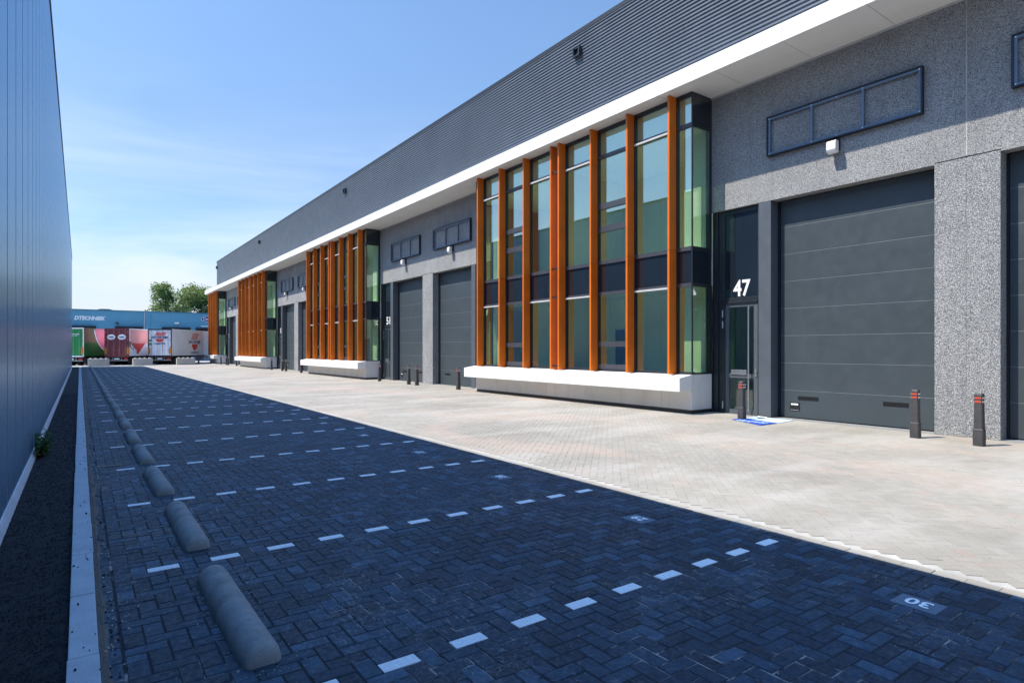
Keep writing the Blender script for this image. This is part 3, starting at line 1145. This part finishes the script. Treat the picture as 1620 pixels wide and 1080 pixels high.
    # lamp
    f = MB(fy)
    f.box(XW - 0.10, XW - 0.002, 6.74, 6.93, 6.17, 6.42)
    lp = f.build("wall_lamp", M["black"], bu, bevel=0.02)
    f = MB(fy)
    f.prism_y([(XW - 0.235, 6.13), (XW - 0.255, 6.17), (XW - 0.25, 6.34), (XW - 0.215, 6.37), (XW - 0.101, 6.37), (XW - 0.101, 6.10), (XW - 0.2, 6.10)], 6.73, 6.94)
    f.build("lamp_glass", M["lamp_white"], lp, bevel=0.014)
    # room behind door and bay window
    xb0, ya, yb = 18.4, 8.5, 15.44

    def room(name, mat, *b):
        r = MB(fy); r.box(*b); r.build(name, M[mat], bu)
    room("partition_wall", "interior", XW + 0.44, xb0, ya - 0.1, ya, 0, 8.3)
    room("partition_wall", "interior", xb0, xb0 + 0.1, ya, yb, 0, 8.3)
    room("partition_wall", "interior", XG + 0.12, xb0, yb - 0.03, yb + 0.02, 0, 8.3)
    room("partition_wall", "interior", 14.7, 14.8, 11.2, 15.4, 0.013, 3.41)
    room("interior_door", "frame", 14.66, 14.699, 13.55, 13.95, 0.013, 2.35)
    room("interior_door", "frame", 14.66, 14.699, 14.10, 14.50, 0.013, 2.35)
    room("radiator", "ceiling", 14.58, 14.66, 11.5, 13.2, 1.02, 1.42)
    room("partition_wall", "interior", 16.0, 16.1, 10.6, 15.4, 4.35, 7.61)
    # white lining behind the corner pane, sunlit through the glass
    room("wall_lining", "interior", 13.84, 13.90, 10.28, 11.0, 1.03, 3.41)
    room("wall_lining", "interior", 13.84, 13.90, 10.28, 11.0, 4.35, 7.61)
    room("floor_slab", "ceiling", XG + 0.10, xb0, 10.17, yb - 0.04, 3.42, 4.34)
    room("floor_slab", "ceiling", XW + .25, xb0, ya + .01, 10.16, 3.42, 4.34)
    room("floor_slab", "ceiling", XG + 0.10, xb0, 10.17, yb - 0.04, 7.62, 8.42)
    room("floor", "carpet", XW + .22, xb0, ya, yb - 0.04, -0.005, 0.012)
    room("window_board", "ceiling", XG + 0.1, XW + .21, 10.2, yb - 0.04, 0.9, 0.98)
    # threshold
    r = MB(fy)
    r.box(XW + 0.0, XW + 0.44, 4.906, 10.14, -0.03, 0.006)
    r.build("threshold", M["stop"], bu)


FINS_R = (10.73, 12.25, 13.77, 15.30)      # far edge of each fin, right half
FT = 0.07


def bay_window(k, half=False):
    oy = BAYP * k
    ya, yb = 10.15 + oy, (20.79 if not half else 15.86) + oy
    b = MB()
    # main frame members
    b.box(XG - 0.02, XG + 0.10, ya, yb, SOF - 0.09, SOF - 0.003)
    b.box(XG - 0.02, XG + 0.10, ya, yb, 1.035, 1.10)
    b.box(XG + 0.102, XW + .1, ya, ya + 0.07, SOF - 0.09, SOF - 0.003)
    b.box(XG + 0.102, XW + .1, ya, ya + 0.07, 1.035, 1.08)
    b.box(XW - 0.10, XW - 0.004, ya - 0.005, ya + 0.09, 1.081, SOF - 0.091)
    b.box(XG - 0.006, XG + 0.028, ya - 0.006, ya + 0.028, 1.101, SOF - 0.091)
    b.box(XG + 0.102, XW + .1, yb - 0.07, yb, SOF - 0.09, SOF - 0.003)
    b.box(XG + 0.102, XW + .1, yb - 0.07, yb, 1.035, 1.08)
    b.box(XW - 0.10, XW - 0.004, yb - 0.09, yb + 0.005, 1.081, SOF - 0.091)
    b.box(XG - 0.006, XG + 0.028, yb - 0.028, yb + 0.006, 1.101, SOF - 0.091)
    fins = [f + oy for f in FINS_R]
    if not half:
        fins += [30.94 - f + FT + oy for f in FINS_R[::-1]]
    for f in fins:
        b.box(XG - 0.015, XG + 0.09, f - FT - 0.03, f + 0.03, 1.101, SOF - 0.091)
    root = b.build("bay_window", M["frame"], bu)
    for f in fins:
        m = MB()
        m.box(XF, XG - 0.017, f - FT, f, 1.03, 4.352)
        m.box(XF, XG - 0.017, f - FT, f, 4.358, SOF - 0.006)
        m.build("fin", M["fin"], root, bevel=0.006)
    # closing panel and brackets between the two middle fins
    if not half:
        m = MB(); m.box(XG - 0.03, XG - 0.018, fins[3] + 0.002, fins[4] - FT - 0.002, 1.05, SOF - 0.02)
        m.build("party_panel", M["frame_light"], root)
        m = MB()
        for zz in (7.55, 4.35, 3.4, 1.12):
            m.box(XF + 0.06, XF + 0.09, fins[3] + 0.001, fins[4] - FT - 0.001, zz, zz + 0.06)
        m.build("bracket", M["frame"], root)
    # windows between fins
    spans = []
    kinds = "ABA" if half else "ABA.ABA"
    edges = [ya + 0.03] + fins
    spans.append((ya + 0.03, fins[0] - FT - 0.03, 'E'))
    for q in range(len(fins) - 1):
        kd = kinds[q]
        if kd != '.':
            spans.append((fins[q] + 0.03, fins[q + 1] - FT - 0.03, kd))
    spans.append((fins[-1] + 0.03, yb - 0.03, 'E'))
    for (a, c, kd) in spans:
        gx0, gx1 = XG + 0.030, XG + 0.042

        def pane(z0, z1, nm="window_pane", mt="glass"):
            m = MB(); m.box(gx0, gx1, a, c, z0, z1); m.build(nm, M[mt], root)

        def bar(z0, z1, out=0.0):
            m = MB(); m.box(XG - 0.01 - out, XG + 0.08, a + .001, c - .001, z0, z1); m.build("transom", M["frame_mid"], root)

        def sill(z0, z1):
            m = MB(); m.box(XG - 0.06, XG - 0.012, a + .001, c - .001, z0, z1); m.build("transom_sill", M["frame_light"], root)
        bar(4.31, 4.42); bar(3.36, 3.455)
        pane(3.456, 4.309, "spandrel_panel", "spandrel")
        bar(7.57, 7.68)
        pane(7.681, SOF - 0.092)
        if kd == 'A':
            sill(7.56, 7.615); sill(3.335, 3.385)
            pane(4.421, 7.569); pane(1.101, 3.359)
        elif kd == 'B':
            bar(6.0, 6.18, 0.01); bar(5.29, 5.48, 0.01)
            pane(6.181, 7.569); pane(5.481, 5.999); pane(4.421, 5.289)
            bar(1.78, 1.94, 0.01); bar(1.105, 1.24, 0.01)
            pane(1.941, 3.359); pane(1.241, 1.779)
        else:
            pane(4.421, 7.569); pane(1.101, 3.359)
    # end panes
    for (e0, e1) in ((ya + 0.006, ya + 0.018), (yb - 0.018, yb - 0.006)):
        for (z0, z1, nm, mt) in ((1.081, 3.359, "window_pane", "glass"), (4.421, 7.569, "window_pane", "glass"),
                                 (3.456, 4.309, "spandrel_panel", "spandrel"), (7.681, SOF - .092, "spandrel_panel", "spandrel")):
            m = MB(); m.box(XG + 0.030, XW - 0.102, e0, e1, z0, z1); m.build(nm, M[mt], root)
        m = MB()
        for z0, z1 in ((3.36, 3.455), (4.31, 4.42), (7.57, 7.68)):
            m.box(XG + 0.030, XW - 0.102, e0 - 0.004, e1 + 0.03, z0, z1)
        m.build("transom", M["frame"], root)
    # planter ledge and plinth
    lx = 12.58
    yl, yr = ya - 0.003, yb + (0.10 if not half else 0.04)
    m = MB()
    m.prism_y([(XG - 0.022, 1.03), (lx, 0.955), (lx, 0.60), (lx + 0.03, 0.60), (XG - 0.025, 0.60)], yl, yr)
    m.build("planter_ledge", M["white"], root, bevel=0.006)
    m = MB()
    m.box(XG + 0.03, XW + .12, ya + 0.01, yb - 0.01, 0.09, 1.03, 1)
    ws = [1.02, 1.53, 1.53, 1.53, 0.46, 1.53, 1.53, 1.53, 0.9]
    y = ya
    for w in ws:
        if y >= yb - 0.02: break
        y1 = min(y + w, yb)
        m.box(XG - 0.02, XG + 0.028, y + 0.004, y1 - 0.004, 0.10, 0.597, 0)
        y = y1
    m.box(XG + 0.032, XW - 0.005, ya - 0.002, ya + 0.008, 0.10, 1.032, 0)
    m.box(XG - 0.02, XG + 0.029, ya - 0.002, ya + 0.003, 0.10, 1.032, 0)
    m.box(XG + 0.032, XW - 0.005, yb - 0.008, yb + 0.002, 0.10, 1.032, 0)
    m.build("plinth", [M["grey_panel"], M["frame"]], root)
    m = MB()
    m.box(XG + 0.0, XW + .1, ya + 0.04, yb - 0.04, 0, 0.089)
    m.build("kick_plate", M["frame"], root)


ident = lambda y: y
wall_unit(lambda y: 8.74 - y, 45)
for k in range(4):
    wall_unit(lambda y, k=k: y + BAYP * k, 47 + 4 * k)
    if k < 3:
        wall_unit(lambda y, k=k: 30.94 - y + BAYP * k, 49 + 4 * k)
    bay_window(k, half=(k == 3))

# ------------------------------------------------------------------ bollards
def bollard():
    root = empty("bollard", (0, 0, 0))
    m = MB()
    prof = [(0.078, -0.02), (0.078, 0.28), (0.068, 0.305), (0.062, 0.72), (0.062, 0.725), (0.062, 0.90), (0.050, 0.925)]
    vs, fs = [], []
    ch = 0.014
    for w, z in prof:
        vs += [(-w + ch, -w, z), (w - ch, -w, z), (w, -w + ch, z), (w, w - ch, z), (w - ch, w, z), (-w + ch, w, z), (-w, w - ch, z), (-w, -w + ch, z)]
    for r in range(len(prof) - 1):
        for a in range(8):
            fs.append((r * 8 + a, r * 8 + (a + 1) % 8, r * 8 + 8 + (a + 1) % 8, r * 8 + 8 + a))
    e = (len(prof) - 1) * 8
    fs.append(tuple(range(e, e + 8))); fs.append(tuple(range(8))[::-1])
    m.add(vs, fs)
    m.build("post", M["bollard"], root)
    w = 0.0635
    for z in (0.765, 0.83):
        m = MB()
        m.box(-w - .002, -w + 0.0005, -w + ch + .002, w - ch - .002, z, z + 0.028, 0)
        m.box(w - 0.0005, w + .002, -w + ch + .002, w - ch - .002, z, z + 0.028, 0)
        m.box(-w + ch + .002, w - ch - .002, -w - .002, -w + 0.0005, z, z + 0.028, 1)
        m.box(-w + ch + .002, w - ch - .002, w - 0.0005, w + .002, z, z + 0.028, 1)
        m.build("reflective_band", [M["band_red"], M["band_white"]], root)
    return root


bo = bollard()
spots = [(13.06, 8.66, "black bollard with red bands standing on the edge of the blue mat"),
         (13.06, 4.92, "black bollard with red bands before the garage door of number 47"),
         (12.90, 3.86, "black bollard with red bands before the nearest concrete pillar, rightmost of all"),
         (13.0, 22.05, "black bollard at the far end of the nearest planter ledge"),
         (12.92, 25.75, "black bollard before the second concrete pillar, right one of the pair"),
         (12.94, 26.65, "black bollard before the second concrete pillar, left one of the pair"),
         (13.0, 30.3, "black bollard beside the entrance door of number 51"),
         (13.0, 44.3, "black bollard at the far end of the second planter ledge"),
         (12.95, 48.1, "black bollard before the third concrete pillar, right one of the pair"),
         (12.95, 49.1, "black bollard before the third concrete pillar, left one of the pair"),
         (13.0, 52.6, "black bollard beside the near end of the third planter ledge"),
         (13.0, 66.4, "black bollard at the far end of the third planter ledge"),
         (12.95, 70.4, "black bollard before the farthest concrete pillar, right one of the pair"),
         (12.95, 71.4, "black bollard before the farthest concrete pillar, left one of the pair"),
         (13.0, 74.8, "black bollard beside the near end of the farthest planter ledge")]
for n, (x, y, lab) in enumerate(spots):
    o = bo if n == 0 else copy_tree(bo)
    o.location = (x, y, 0)
    o.rotation_euler = (0, 0, random.uniform(-.05, .05))
    tag(o, lab, "bollard", "black bollards along the building front")

# mat and papers before the door of 47
mt = empty("doormat", (13.1, 8.2, 0.004))
tag(mt, "blue and pale doormat lying before the door of number 47", "mat")
MB().add([(-0.78, -0.5, 0), (-0.12, -0.5, 0.0), (0.12, 0.52, 0.0), (-0.30, 0.55, 0), (-0.78, -0.5, .012), (-0.12, -0.5, .012), (0.12, 0.52, .012), (-0.30, 0.55, .012)],
         [(0, 3, 2, 1), (4, 5, 6, 7), (0, 1, 5, 4), (1, 2, 6, 5), (2, 3, 7, 6), (3, 0, 4, 7)]).build("blue_field", M["mat_blue"], mt)
MB().add([(-0.118, -0.5, 0), (0.72, -0.42, 0), (0.62, 0.5, 0), (0.122, 0.52, 0), (-0.118, -0.5, .010), (0.72, -0.42, .010), (0.62, 0.5, .010), (0.122, 0.52, .010)],
         [(0, 3, 2, 1), (4, 5, 6, 7), (0, 1, 5, 4), (1, 2, 6, 5), (2, 3, 7, 6), (3, 0, 4, 7)]).build("pale_field", M["mat_pale"], mt)
m = MB()
for a in range(9):
    m.box(-0.45 + random.uniform(-.05, .05), -0.2 + random.uniform(-.1, .02), -0.35 + a * 0.085, -0.31 + a * 0.085, 0.0125, 0.0135)
m.build("print", M["mat_pale"], mt)
m = MB()
vs, fs = [], []
for a in range(6):
    for b in range(5):
        vs.append((a * 0.06, b * 0.052, 0.004 + 0.03 * (math.sin(a * 1.1) ** 2) * (b / 4) + random.uniform(0, .004)))
for a in range(5):
    for b in range(4):
        p = a * 5 + b
        fs.append((p, p + 5, p + 6, p + 1))
m.add(vs, fs)
o = m.build("paper_sheet", M["paper"], recalc=False)
o.location = (13.55, 8.32, 0.018); o.rotation_euler = (0, 0, 0.5)
tag(o, "crumpled white sheet of paper lying on the doormat", "paper")

# ------------------------------------------------------------------ far depot
DY = 100.0
dp = empty("depot_building", (0, DY, 0))
tag(dp, "low blue industrial depot with black dock openings behind the trailers", "building")
H = 7.02
m = PB()
for (a, b) in ((-60, 7.45), (8.16, 60)):
    m.box(a, b, DY, DY + 0.2, 5.62, H); m.box(a, b, DY + .004, DY + 0.2, 0, 5.61)
m.box(7.46, 8.15, DY - 0.08, DY + 0.2, 0, H)
m.box(-60, 60, DY + 0.21, DY + 30, 0, H - 0.15)
m.build("wall", [M["depot"]], dp)
m = PB(); m.box(-60.05, 60.05, DY - 0.09, DY + 0.25, H, H + 0.09); m.build("roof_trim", M["depot_dark"], dp)
m = PB()
m.cyl((7.42, DY - 0.12, 0), (7.42, DY - 0.12, H - .02), 0.06, n=8); m.build("downpipe", M["frame_light"], dp)
for (a, b) in ((-9.5, -6.5), (-4.0, 1.75), (4.0, 7.2), (9.65, 13.2), (13.95, 17.0), (19.5, 22.5)):
    m = PB(); m.box(a, b, DY - 0.10, DY - 0.002, 0.4, 4.75); dd = m.build("dock_door", M["dock"], dp)
    m = PB(); m.box(a - 0.05, b + 0.05, DY - 0.5, DY - 0.101, 4.60, 4.86); m.build("dock_canopy", M["dock"], dd)
m = PB(); put_text(m, "DTECHNIEK", 0.50, (-0.62, DY - 0.012, 5.68), (1, 0, 0), (0, 0, 1), bold=0.035, shear=0.25, center=False, maxw=3.5)
put_text(m, "KOU", 0.50, (-2.35, DY - 0.012, 5.68), (1, 0, 0), (0, 0, 1), bold=0.02, shear=0.25, center=False, maxw=1.3)
m.build("lettering", M["white_sign"], dp, recalc=False)
# oval badge sign
sg = PB(); sg.box(14.55, 17.2, DY - 0.03, DY - 0.005, 4.95, 6.95); sg = sg.build("sign_board", M["depot"], dp)


def oval(mb, cx, cz, rx, rz, y, n=40):
    vs = [(cx, y, cz)] + [(cx + rx * math.cos(2 * math.pi * a / n), y, cz + rz * math.sin(2 * math.pi * a / n)) for a in range(n)]
    mb.add(vs, [(0, 1 + a, 1 + (a + 1) % n) for a in range(n)])


m = PB(); oval(m, 15.75, 6.22, 1.12, 0.44, DY - 0.034); m.build("badge_rim", M["white_sign"], sg, recalc=False)
m = PB(); oval(m, 15.75, 6.22, 1.06, 0.39, DY - 0.040); m.build("badge", M["navy"], sg, recalc=False)
m = PB(); put_text(m, "Carrier", 0.38, (15.75, DY - 0.046, 6.06), (1, 0, 0), (0, 0, 1), shear=0.3, maxw=1.65, bold=0.01)
m.build("badge_letters", M["white_sign"], sg, recalc=False)
m = PB(); m.box(14.65, 16.8, DY - 0.045, DY - 0.031, 5.02, 5.22); m.build("white_strip", M["white_sign"], sg)
m = PB(); m.box(11.2, 11.75, DY - 0.25, DY - 0.01, 5.38, 5.62); m.build("wall_lamp", M["lamp_white"], dp, bevel=0.05)
m = PB(); m.box(4.05, 4.35, DY - 0.2, DY - 0.01, 5.2, 5.42); m.build("wall_lamp", M["black"], dp, bevel=0.03)
for cx in (2.9, -14.0, 22.0):
    m = PB()
    m.prism_y([(cx - 1.4, H), (cx - 1.1, H + .22), (cx - .5, H + .38), (cx + .5, H + .38), (cx + 1.1, H + .22), (cx + 1.4, H)], DY + 3, DY + 9)
    m.build("roof_light", M["roof"], dp)

# ------------------------------------------------------------------ trailers
YAW = -R(33)
TW, TH, TB, TL = 1.275, 3.92, 0.98, 13.6


def trailer(name, x, y, label, body, side, rear, frame):
    """local axes: +y forward along the trailer, rear face at y = 0 facing -y, right side at +x"""
    root = empty(name, (x, y, 0), YAW)
    tag(root, label, "trailer", "semi-trailers parked at the depot")
    m = MB(); m.box(-TW, TW, 0.06, TL, TB, TH); m.build("body", body, root, bevel=0.03)
    m = MB()
    for a in (-TW + 0.0, TW - 0.09):
        m.box(a, a + 0.09, 0, 0.058, TB - .05, TH + .01)
    m.box(-TW + 0.091, TW - 0.091, 0, 0.058, TH - 0.11, TH + .01); m.box(-TW + 0.091, TW - 0.091, 0, 0.058, TB - 0.08, TB + 0.04)
    m.build("rear_frame", frame, root)
    doors = []
    for (a, b) in ((-TW + 0.095, -0.008), (0.008, TW - 0.095)):
        m = MB(); m.box(a, b, 0.015, 0.057, TB + 0.045, TH - 0.115); d = m.build("rear_door", rear, root, bevel=0.008)
        doors.append(d)
        mm = MB()
        for t in (0.24, 0.76):
            xx = a + (b - a) * t
            mm.cyl((xx, -0.012, TB + 0.02), (xx, -0.012, TH - 0.08), 0.018, n=8)
            mm.box(xx - 0.05, xx + 0.05, -0.03, 0.012, 1.55, 1.61)
        mm.build("lock_bar", M["rim"], d)
        mm = MB()
        xo = a if a < -0.1 else b - 0.10
        for zz in (1.25, 1.95, 2.7, 3.5):
            mm.box(xo - 0.02, xo + 0.12, -0.012, 0.014, zz, zz + 0.07)
        mm.build("hinge", M["rim"], d)
    m = MB()
    m.box(-0.55, -0.42, 0.3, TL - 1.0, 0.80, TB - .01); m.box(0.42, 0.55, 0.3, TL - 1.0, 0.80, TB - .01)
    m.box(-TW, TW, 0.02, 0.30, 0.82, TB - .085)
    m.build("chassis", M["chassis"], root)
    m = MB(); m.box(-1.15, 1.15, 0.02, 0.14, 0.45, 0.57); m.box(-0.5, -0.42, 0.05, 0.13, 0.571, 0.82); m.box(0.42, 0.5, 0.05, 0.13, 0.571, 0.82)
    m.build("bumper", M["rim"], root)
    for s in (-1, 1):
        m = MB(); m.box(s * 0.95 - 0.2, s * 0.95 + 0.2, 0.0, 0.019, 0.62, 0.76); m.build("tail_light", M["red_lamp"], root)
        m = MB(); m.box(s * (TW - 0.14) - 0.12, s * (TW - 0.14) + 0.12, -0.010, -0.001, 1.18, 1.85); m.build("reflector_panel", M["orange_lamp"], root)
        m = MB(); m.box(s * 0.95 - 0.28, s * 0.95 + 0.28, 0.9, 0.92, 0.12, 0.80); m.build("mudflap", M["black"], root)
    m = MB(); m.box(-0.27, 0.27, -0.004, 0.019, 0.62, 0.74); m.build("number_plate", M["band_white"], root)
    for yy in (1.7, 3.0, 4.3):
        for s in (-1, 1):
            m = MB(); m.cyl((s * 0.72, yy, 0.50), (s * 1.22, yy, 0.50), 0.50, n=24); w = m.build("wheel", M["tyre"], root)
            m = MB(); m.cyl((s * 1.221, yy, 0.50), (s * 1.235, yy, 0.50), 0.29, n=20); m.build("rim", M["rim"], w)
    for s in (-1, 1):
        m = MB(); m.box(s * 0.75 - .07, s * 0.75 + .07, 10.6, 10.75, 0.05, 0.82); m.box(s * .75 - .16, s * .75 + .16, 10.5, 10.85, -.003, 0.05); m.build("landing_leg", M["chassis"], root)
        m = MB(); m.box(s * 1.22, s * 1.25, 5.4, 10.0, 0.42, 0.88); m.build("side_guard", M["rim"], root)
    return root, doors


def side_poly(root, name, mat, pts, x=TW + 0.004):
    """flat sheet on the right side, pts in (distance from rear, height)"""
    m = MB()
    n = len(pts)
    m.add([(x, a, b) for a, b in pts], [tuple(range(n))])
    return m.build(name, mat, root, recalc=False)


# green one, right side brown, green and pink with a curved white text band
t1, d1 = trailer("semi_trailer", -0.75, 77.3, "green semi-trailer with a brown, green and pink side, beside the left wall", M["t_dgreen"], None, M["t_green"], M["t_white"])
side_poly(t1, "brown_field", M["t_brown"], [(0.05, 2.45), (4.2, 2.45), (4.2, TH - .03), (0.05, TH - .03)])
arc = [(4.6 - 2.75 * math.cos(a), 4.3 - 2.9 * math.sin(a)) for a in np.linspace(0.16, 1.3, 14)]
side_poly(t1, "pink_field", M["t_pink"], [p for p in arc] + [(12.5, arc[-1][1]), (12.5, TH - .03), (arc[0][0], TH - .03)], TW + 0.008)
m = MB()
for q in range(13):
    (a0, b0), (a1, b1) = arc[q], arc[q + 1]
    m.add([(TW + .011, a0 - .32, b0), (TW + .011, a0, b0), (TW + .011, a1, b1), (TW + .011, a1 - .32, b1)], [(0, 1, 2, 3)])
m.build("curved_band", M["t_grey"], t1, recalc=False)
m = MB()
for q in range(30):
    a = 0.20 + 1.05 * q / 30
    cx, cz = 4.44 - 2.75 * math.cos(a), 4.3 - 2.9 * math.sin(a)
    hgt = random.uniform(0.04, 0.075)
    m.add([(TW + .014, cx - .09, cz - hgt), (TW + .014, cx + .08, cz - hgt), (TW + .014, cx + .08, cz + hgt * .6), (TW + .014, cx - .09, cz + hgt)], [(0, 1, 2, 3)])
m.build("band_lettering", M["white_sign"], t1, recalc=False)
m = MB()
for (zz, h2, xa, xb) in ((3.55, .13, -.75, -.2), (3.2, .10, -.85, .75), (3.04, .05, -.7, .6)):
    x = xa
    while x < xb:
        w = random.uniform(.05, .1); m.box(x, x + w, -0.004, 0.0135, zz, zz + h2 * random.uniform(.7, 1)); x += w + .03
m.build("rear_lettering", M["white_sign"], t1)

# maroon one, right side rose and red wedge over white
t2, d2 = trailer("semi_trailer", 3.20, 76.9, "maroon semi-trailer with two white oval badges on its rear doors", M["t_white"], None, M["t_maroon"], M["t_maroon"])
side_poly(t2, "rose_field", M["t_rose"], [(0.25, 2.35), (4.2, 2.35), (4.2, TH - .1), (0.25, TH - .1)])
side_poly(t2, "red_wedge", M["t_red"], [(0.6, 2.35), (1.65, 1.15), (3.1, 2.35)], TW + .008)
side_poly(t2, "dark_band", M["t_grey"], [(0.06, 2.6), (0.06, 2.0), (1.6, 1.16), (1.65, 1.15), (0.6, 2.36)], TW + .006)
m = MB()
for (a, b) in ((0.35, 1.95), (0.62, 1.75), (0.95, 1.5), (1.2, 1.36)):
    m.add([(TW + .012, a, b), (TW + .012, a + .2, b - .08), (TW + .012, a + .15, b + .28), (TW + .012, a - .05, b + .34)], [(0, 1, 2, 3)])
m.build("band_lettering", M["white_sign"], t2, recalc=False)
for s, d in ((-1, d2[0]), (1, d2[1])):
    m = MB(); oval(m, s * 0.55, 3.0, 0.42, 0.29, -0.032, 28); b = m.build("badge", M["white_sign"], d, recalc=False)
    m = MB()
    pts = [(-.28, -.03), (-.2, .06), (-.17, -.06), (-.1, .05), (-.05, -.04), (.0, .07), (.03, -.08), (.09, .06), (.13, -.09), (.2, .07), (.27, .03)]
    for (a0, b0), (a1, b1) in zip(pts[:-1], pts[1:]):
        m.cyl((s * .55 + a0, -0.036, 3.0 + b0), (s * .55 + a1, -0.036, 3.0 + b1), 0.022, n=5)
    m.build("script", M["navy"], b)

# white one with red stripes and shield
t3, d3 = trailer("semi_trailer", 7.15, 76.6, "white semi-trailer with red stripes and shield emblem on rear and side", M["t_white"], None, M["t_white"], M["sign_edge"])
m = MB()
for q, zz in enumerate((3.48, 3.33, 3.18)):
    m.add([(-.42 - q * .08, -.034, zz), (.72 - q * .1, -.034, zz), (.78 - q * .1, -.034, zz + .085), (-.36 - q * .08, -.034, zz + .085)], [(0, 1, 2, 3)])
vs = [(0.45 * math.cos(a), -.034, 2.82 + 0.32 * math.sin(a)) for a in np.linspace(math.pi, 2 * math.pi, 16)]
m.add(vs, [tuple(range(16))])
m.build("red_emblem", M["t_red"], t3, recalc=False)
m = MB(); put_text(m, "JAN DE RIJK", 0.19, (0, -.036, 2.92), (1, 0, 0), (0, 0, 1), bold=.012, maxw=1.95)
put_text(m, "LOGISTICS", 0.14, (0, -.036, 2.25), (1, 0, 0), (0, 0, 1), bold=.008, maxw=1.2)
m.build("rear_lettering", M["navy"], t3, recalc=False)
m = MB(); m.box(-1.16, -0.84, -.006, .0135, 2.55, 2.78); m.box(-1.16, -0.84, -.006, .0135, 2.14, 2.40); m.build("green_tag", M["green_tag"], t3)
m = MB()
X3 = TW + .004
for q, zz in enumerate((3.38, 3.13, 2.88)):
    a0 = 4.72 - q * .17
    m.add([(X3, a0, zz), (X3, a0 + 1.55, zz), (X3, a0 + 1.67, zz + .14), (X3, a0 + .12, zz + .14)], [(0, 1, 2, 3)])
cy_, cz_ = 5.3, 2.2
m.add([(X3, cy_ - .7, cz_ + .1), (X3, cy_ - .62, cz_ - .22), (X3, cy_ - .35, cz_ - .5), (X3, cy_, cz_ - .66), (X3, cy_ + .35, cz_ - .5), (X3, cy_ + .62, cz_ - .22), (X3, cy_ + .7, cz_ + .1)], [tuple(range(7))])
m.build("side_emblem", M["t_red"], t3, recalc=False)
m = MB(); put_text(m, "JAN DE RIJK", 0.36, (X3 + .003, 5.3, 2.4), (0, 1, 0), (0, 0, 1), bold=.02, maxw=3.0)
put_text(m, "LOGISTICS", 0.24, (X3 + .003, 5.3, 1.2), (0, 1, 0), (0, 0, 1), bold=.012, maxw=1.9)
m.build("side_lettering", M["letter_blue"], t3, recalc=False)

# ------------------------------------------------------------------ concrete blocks
def block():
    m = MB()
    m.box(-0.9, 0.9, -0.3, 0.3, -0.005, 0.72)
    o = m.build("concrete_block", M["block"], bevel=0.02)
    m = MB()
    for a in (-0.66, -0.22, 0.22, 0.66):
        m.cyl((a, 0, 0.721), (a, 0, 0.80), 0.15, 0.11, n=14)
    m.build("stud", M["block"], o)
    return o


b0 = block()
for n, (x, y, lab) in enumerate([(1.55, 74.2, "grey studded concrete block before the green trailer, leftmost"),
                                 (5.45, 75.3, "grey studded concrete block between the maroon and white trailers"),
                                 (9.5, 75.1, "grey studded concrete block below the side of the white trailer"),
                                 (-6.0, 74.2, "grey studded concrete block standing behind the blue-grey warehouse end")][:3]):
    o = b0 if n == 0 else copy_tree(b0)
    o.location = (x, y, 0)
    o.rotation_euler = (0, 0, random.uniform(-.04, .04))
    tag(o, lab, "concrete block", "concrete blocks in front of the trailers")

# ------------------------------------------------------------------ trees behind the depot
def tree(x, y, h, rx, label, seed, nleaf=11000):
    g = random.Random(seed)
    root = empty("broadleaf_tree", (x, y, 0))
    tag(root, label, "tree", "trees behind the depot roof")
    m = MB()
    top = Vector((g.uniform(-.4, .4), g.uniform(-.4, .4), h * 0.86))
    m.cyl((0, 0, 0), top * 0.45, 0.32, 0.22, 10)
    m.cyl(top * 0.45, top, 0.22, 0.05, 8)
    clumps = []
    for q in range(48):
        t = g.uniform(0.26, 0.99)
        p0 = top * (t * 0.9)
        a = g.uniform(0, 2 * math.pi)
        prof_r = rx * (0.55 + 0.62 * math.sin(math.pi * min(1, max(0, (t - 0.12) / 0.98)) ** 0.8)) * g.uniform(0.55, 1.05)
        p1 = Vector((math.cos(a) * prof_r, math.sin(a) * prof_r, h * min(1.0, t + g.uniform(0.02, 0.13))))
        p1.z = min(p1.z, h * (1.0 - 0.16 * (prof_r / rx) ** 2))
        m.cyl(p0, p0.lerp(p1, .6), 0.08, 0.05, 6); m.cyl(p0.lerp(p1, .6), p1, 0.05, 0.015, 5)
        clumps.append((p1, g.uniform(0.8, 1.5)))
        if g.random() < 0.6: clumps.append((p0.lerp(p1, g.uniform(.35, .8)), g.uniform(0.8, 1.3)))
    m.build("trunk", M["bark"], root, recalc=False)
    lv = []
    while len(lv) < nleaf:
        c, r = g.choice(clumps)
        d = Vector((g.gauss(0, 1), g.gauss(0, 1), g.gauss(0, .8)))
        p = c + d.normalized() * r * (g.random() ** 0.55)
        dd = Vector((g.gauss(0, 1), g.gauss(0, 1), g.gauss(-.2, .6))).normalized()
        nn = Vector((g.gauss(0, 1), g.gauss(0, 1), g.gauss(.6, 1))).normalized()
        lv.append((p, dd, nn, g.uniform(.20, .40), g.uniform(.14, .28), g.random()))
    leaf_mesh("crown", lv, M["leaf_tree"], root)
    return root


tree(13.4, 116, 12.6, 4.3, "full green tree above the depot roof, left one of two", 3, 17000)
tree(19.0, 116, 12.2, 3.2, "smaller green tree above the depot roof, partly behind the canopy", 11, 11000)
for (x, y, h, rx, lab, sd) in ((8.6, 122, 7.7, 1.6, "low treetop just showing over the depot roof beside the downpipe", 21),):
    tree(x, y, h, rx, lab, sd, 2500)
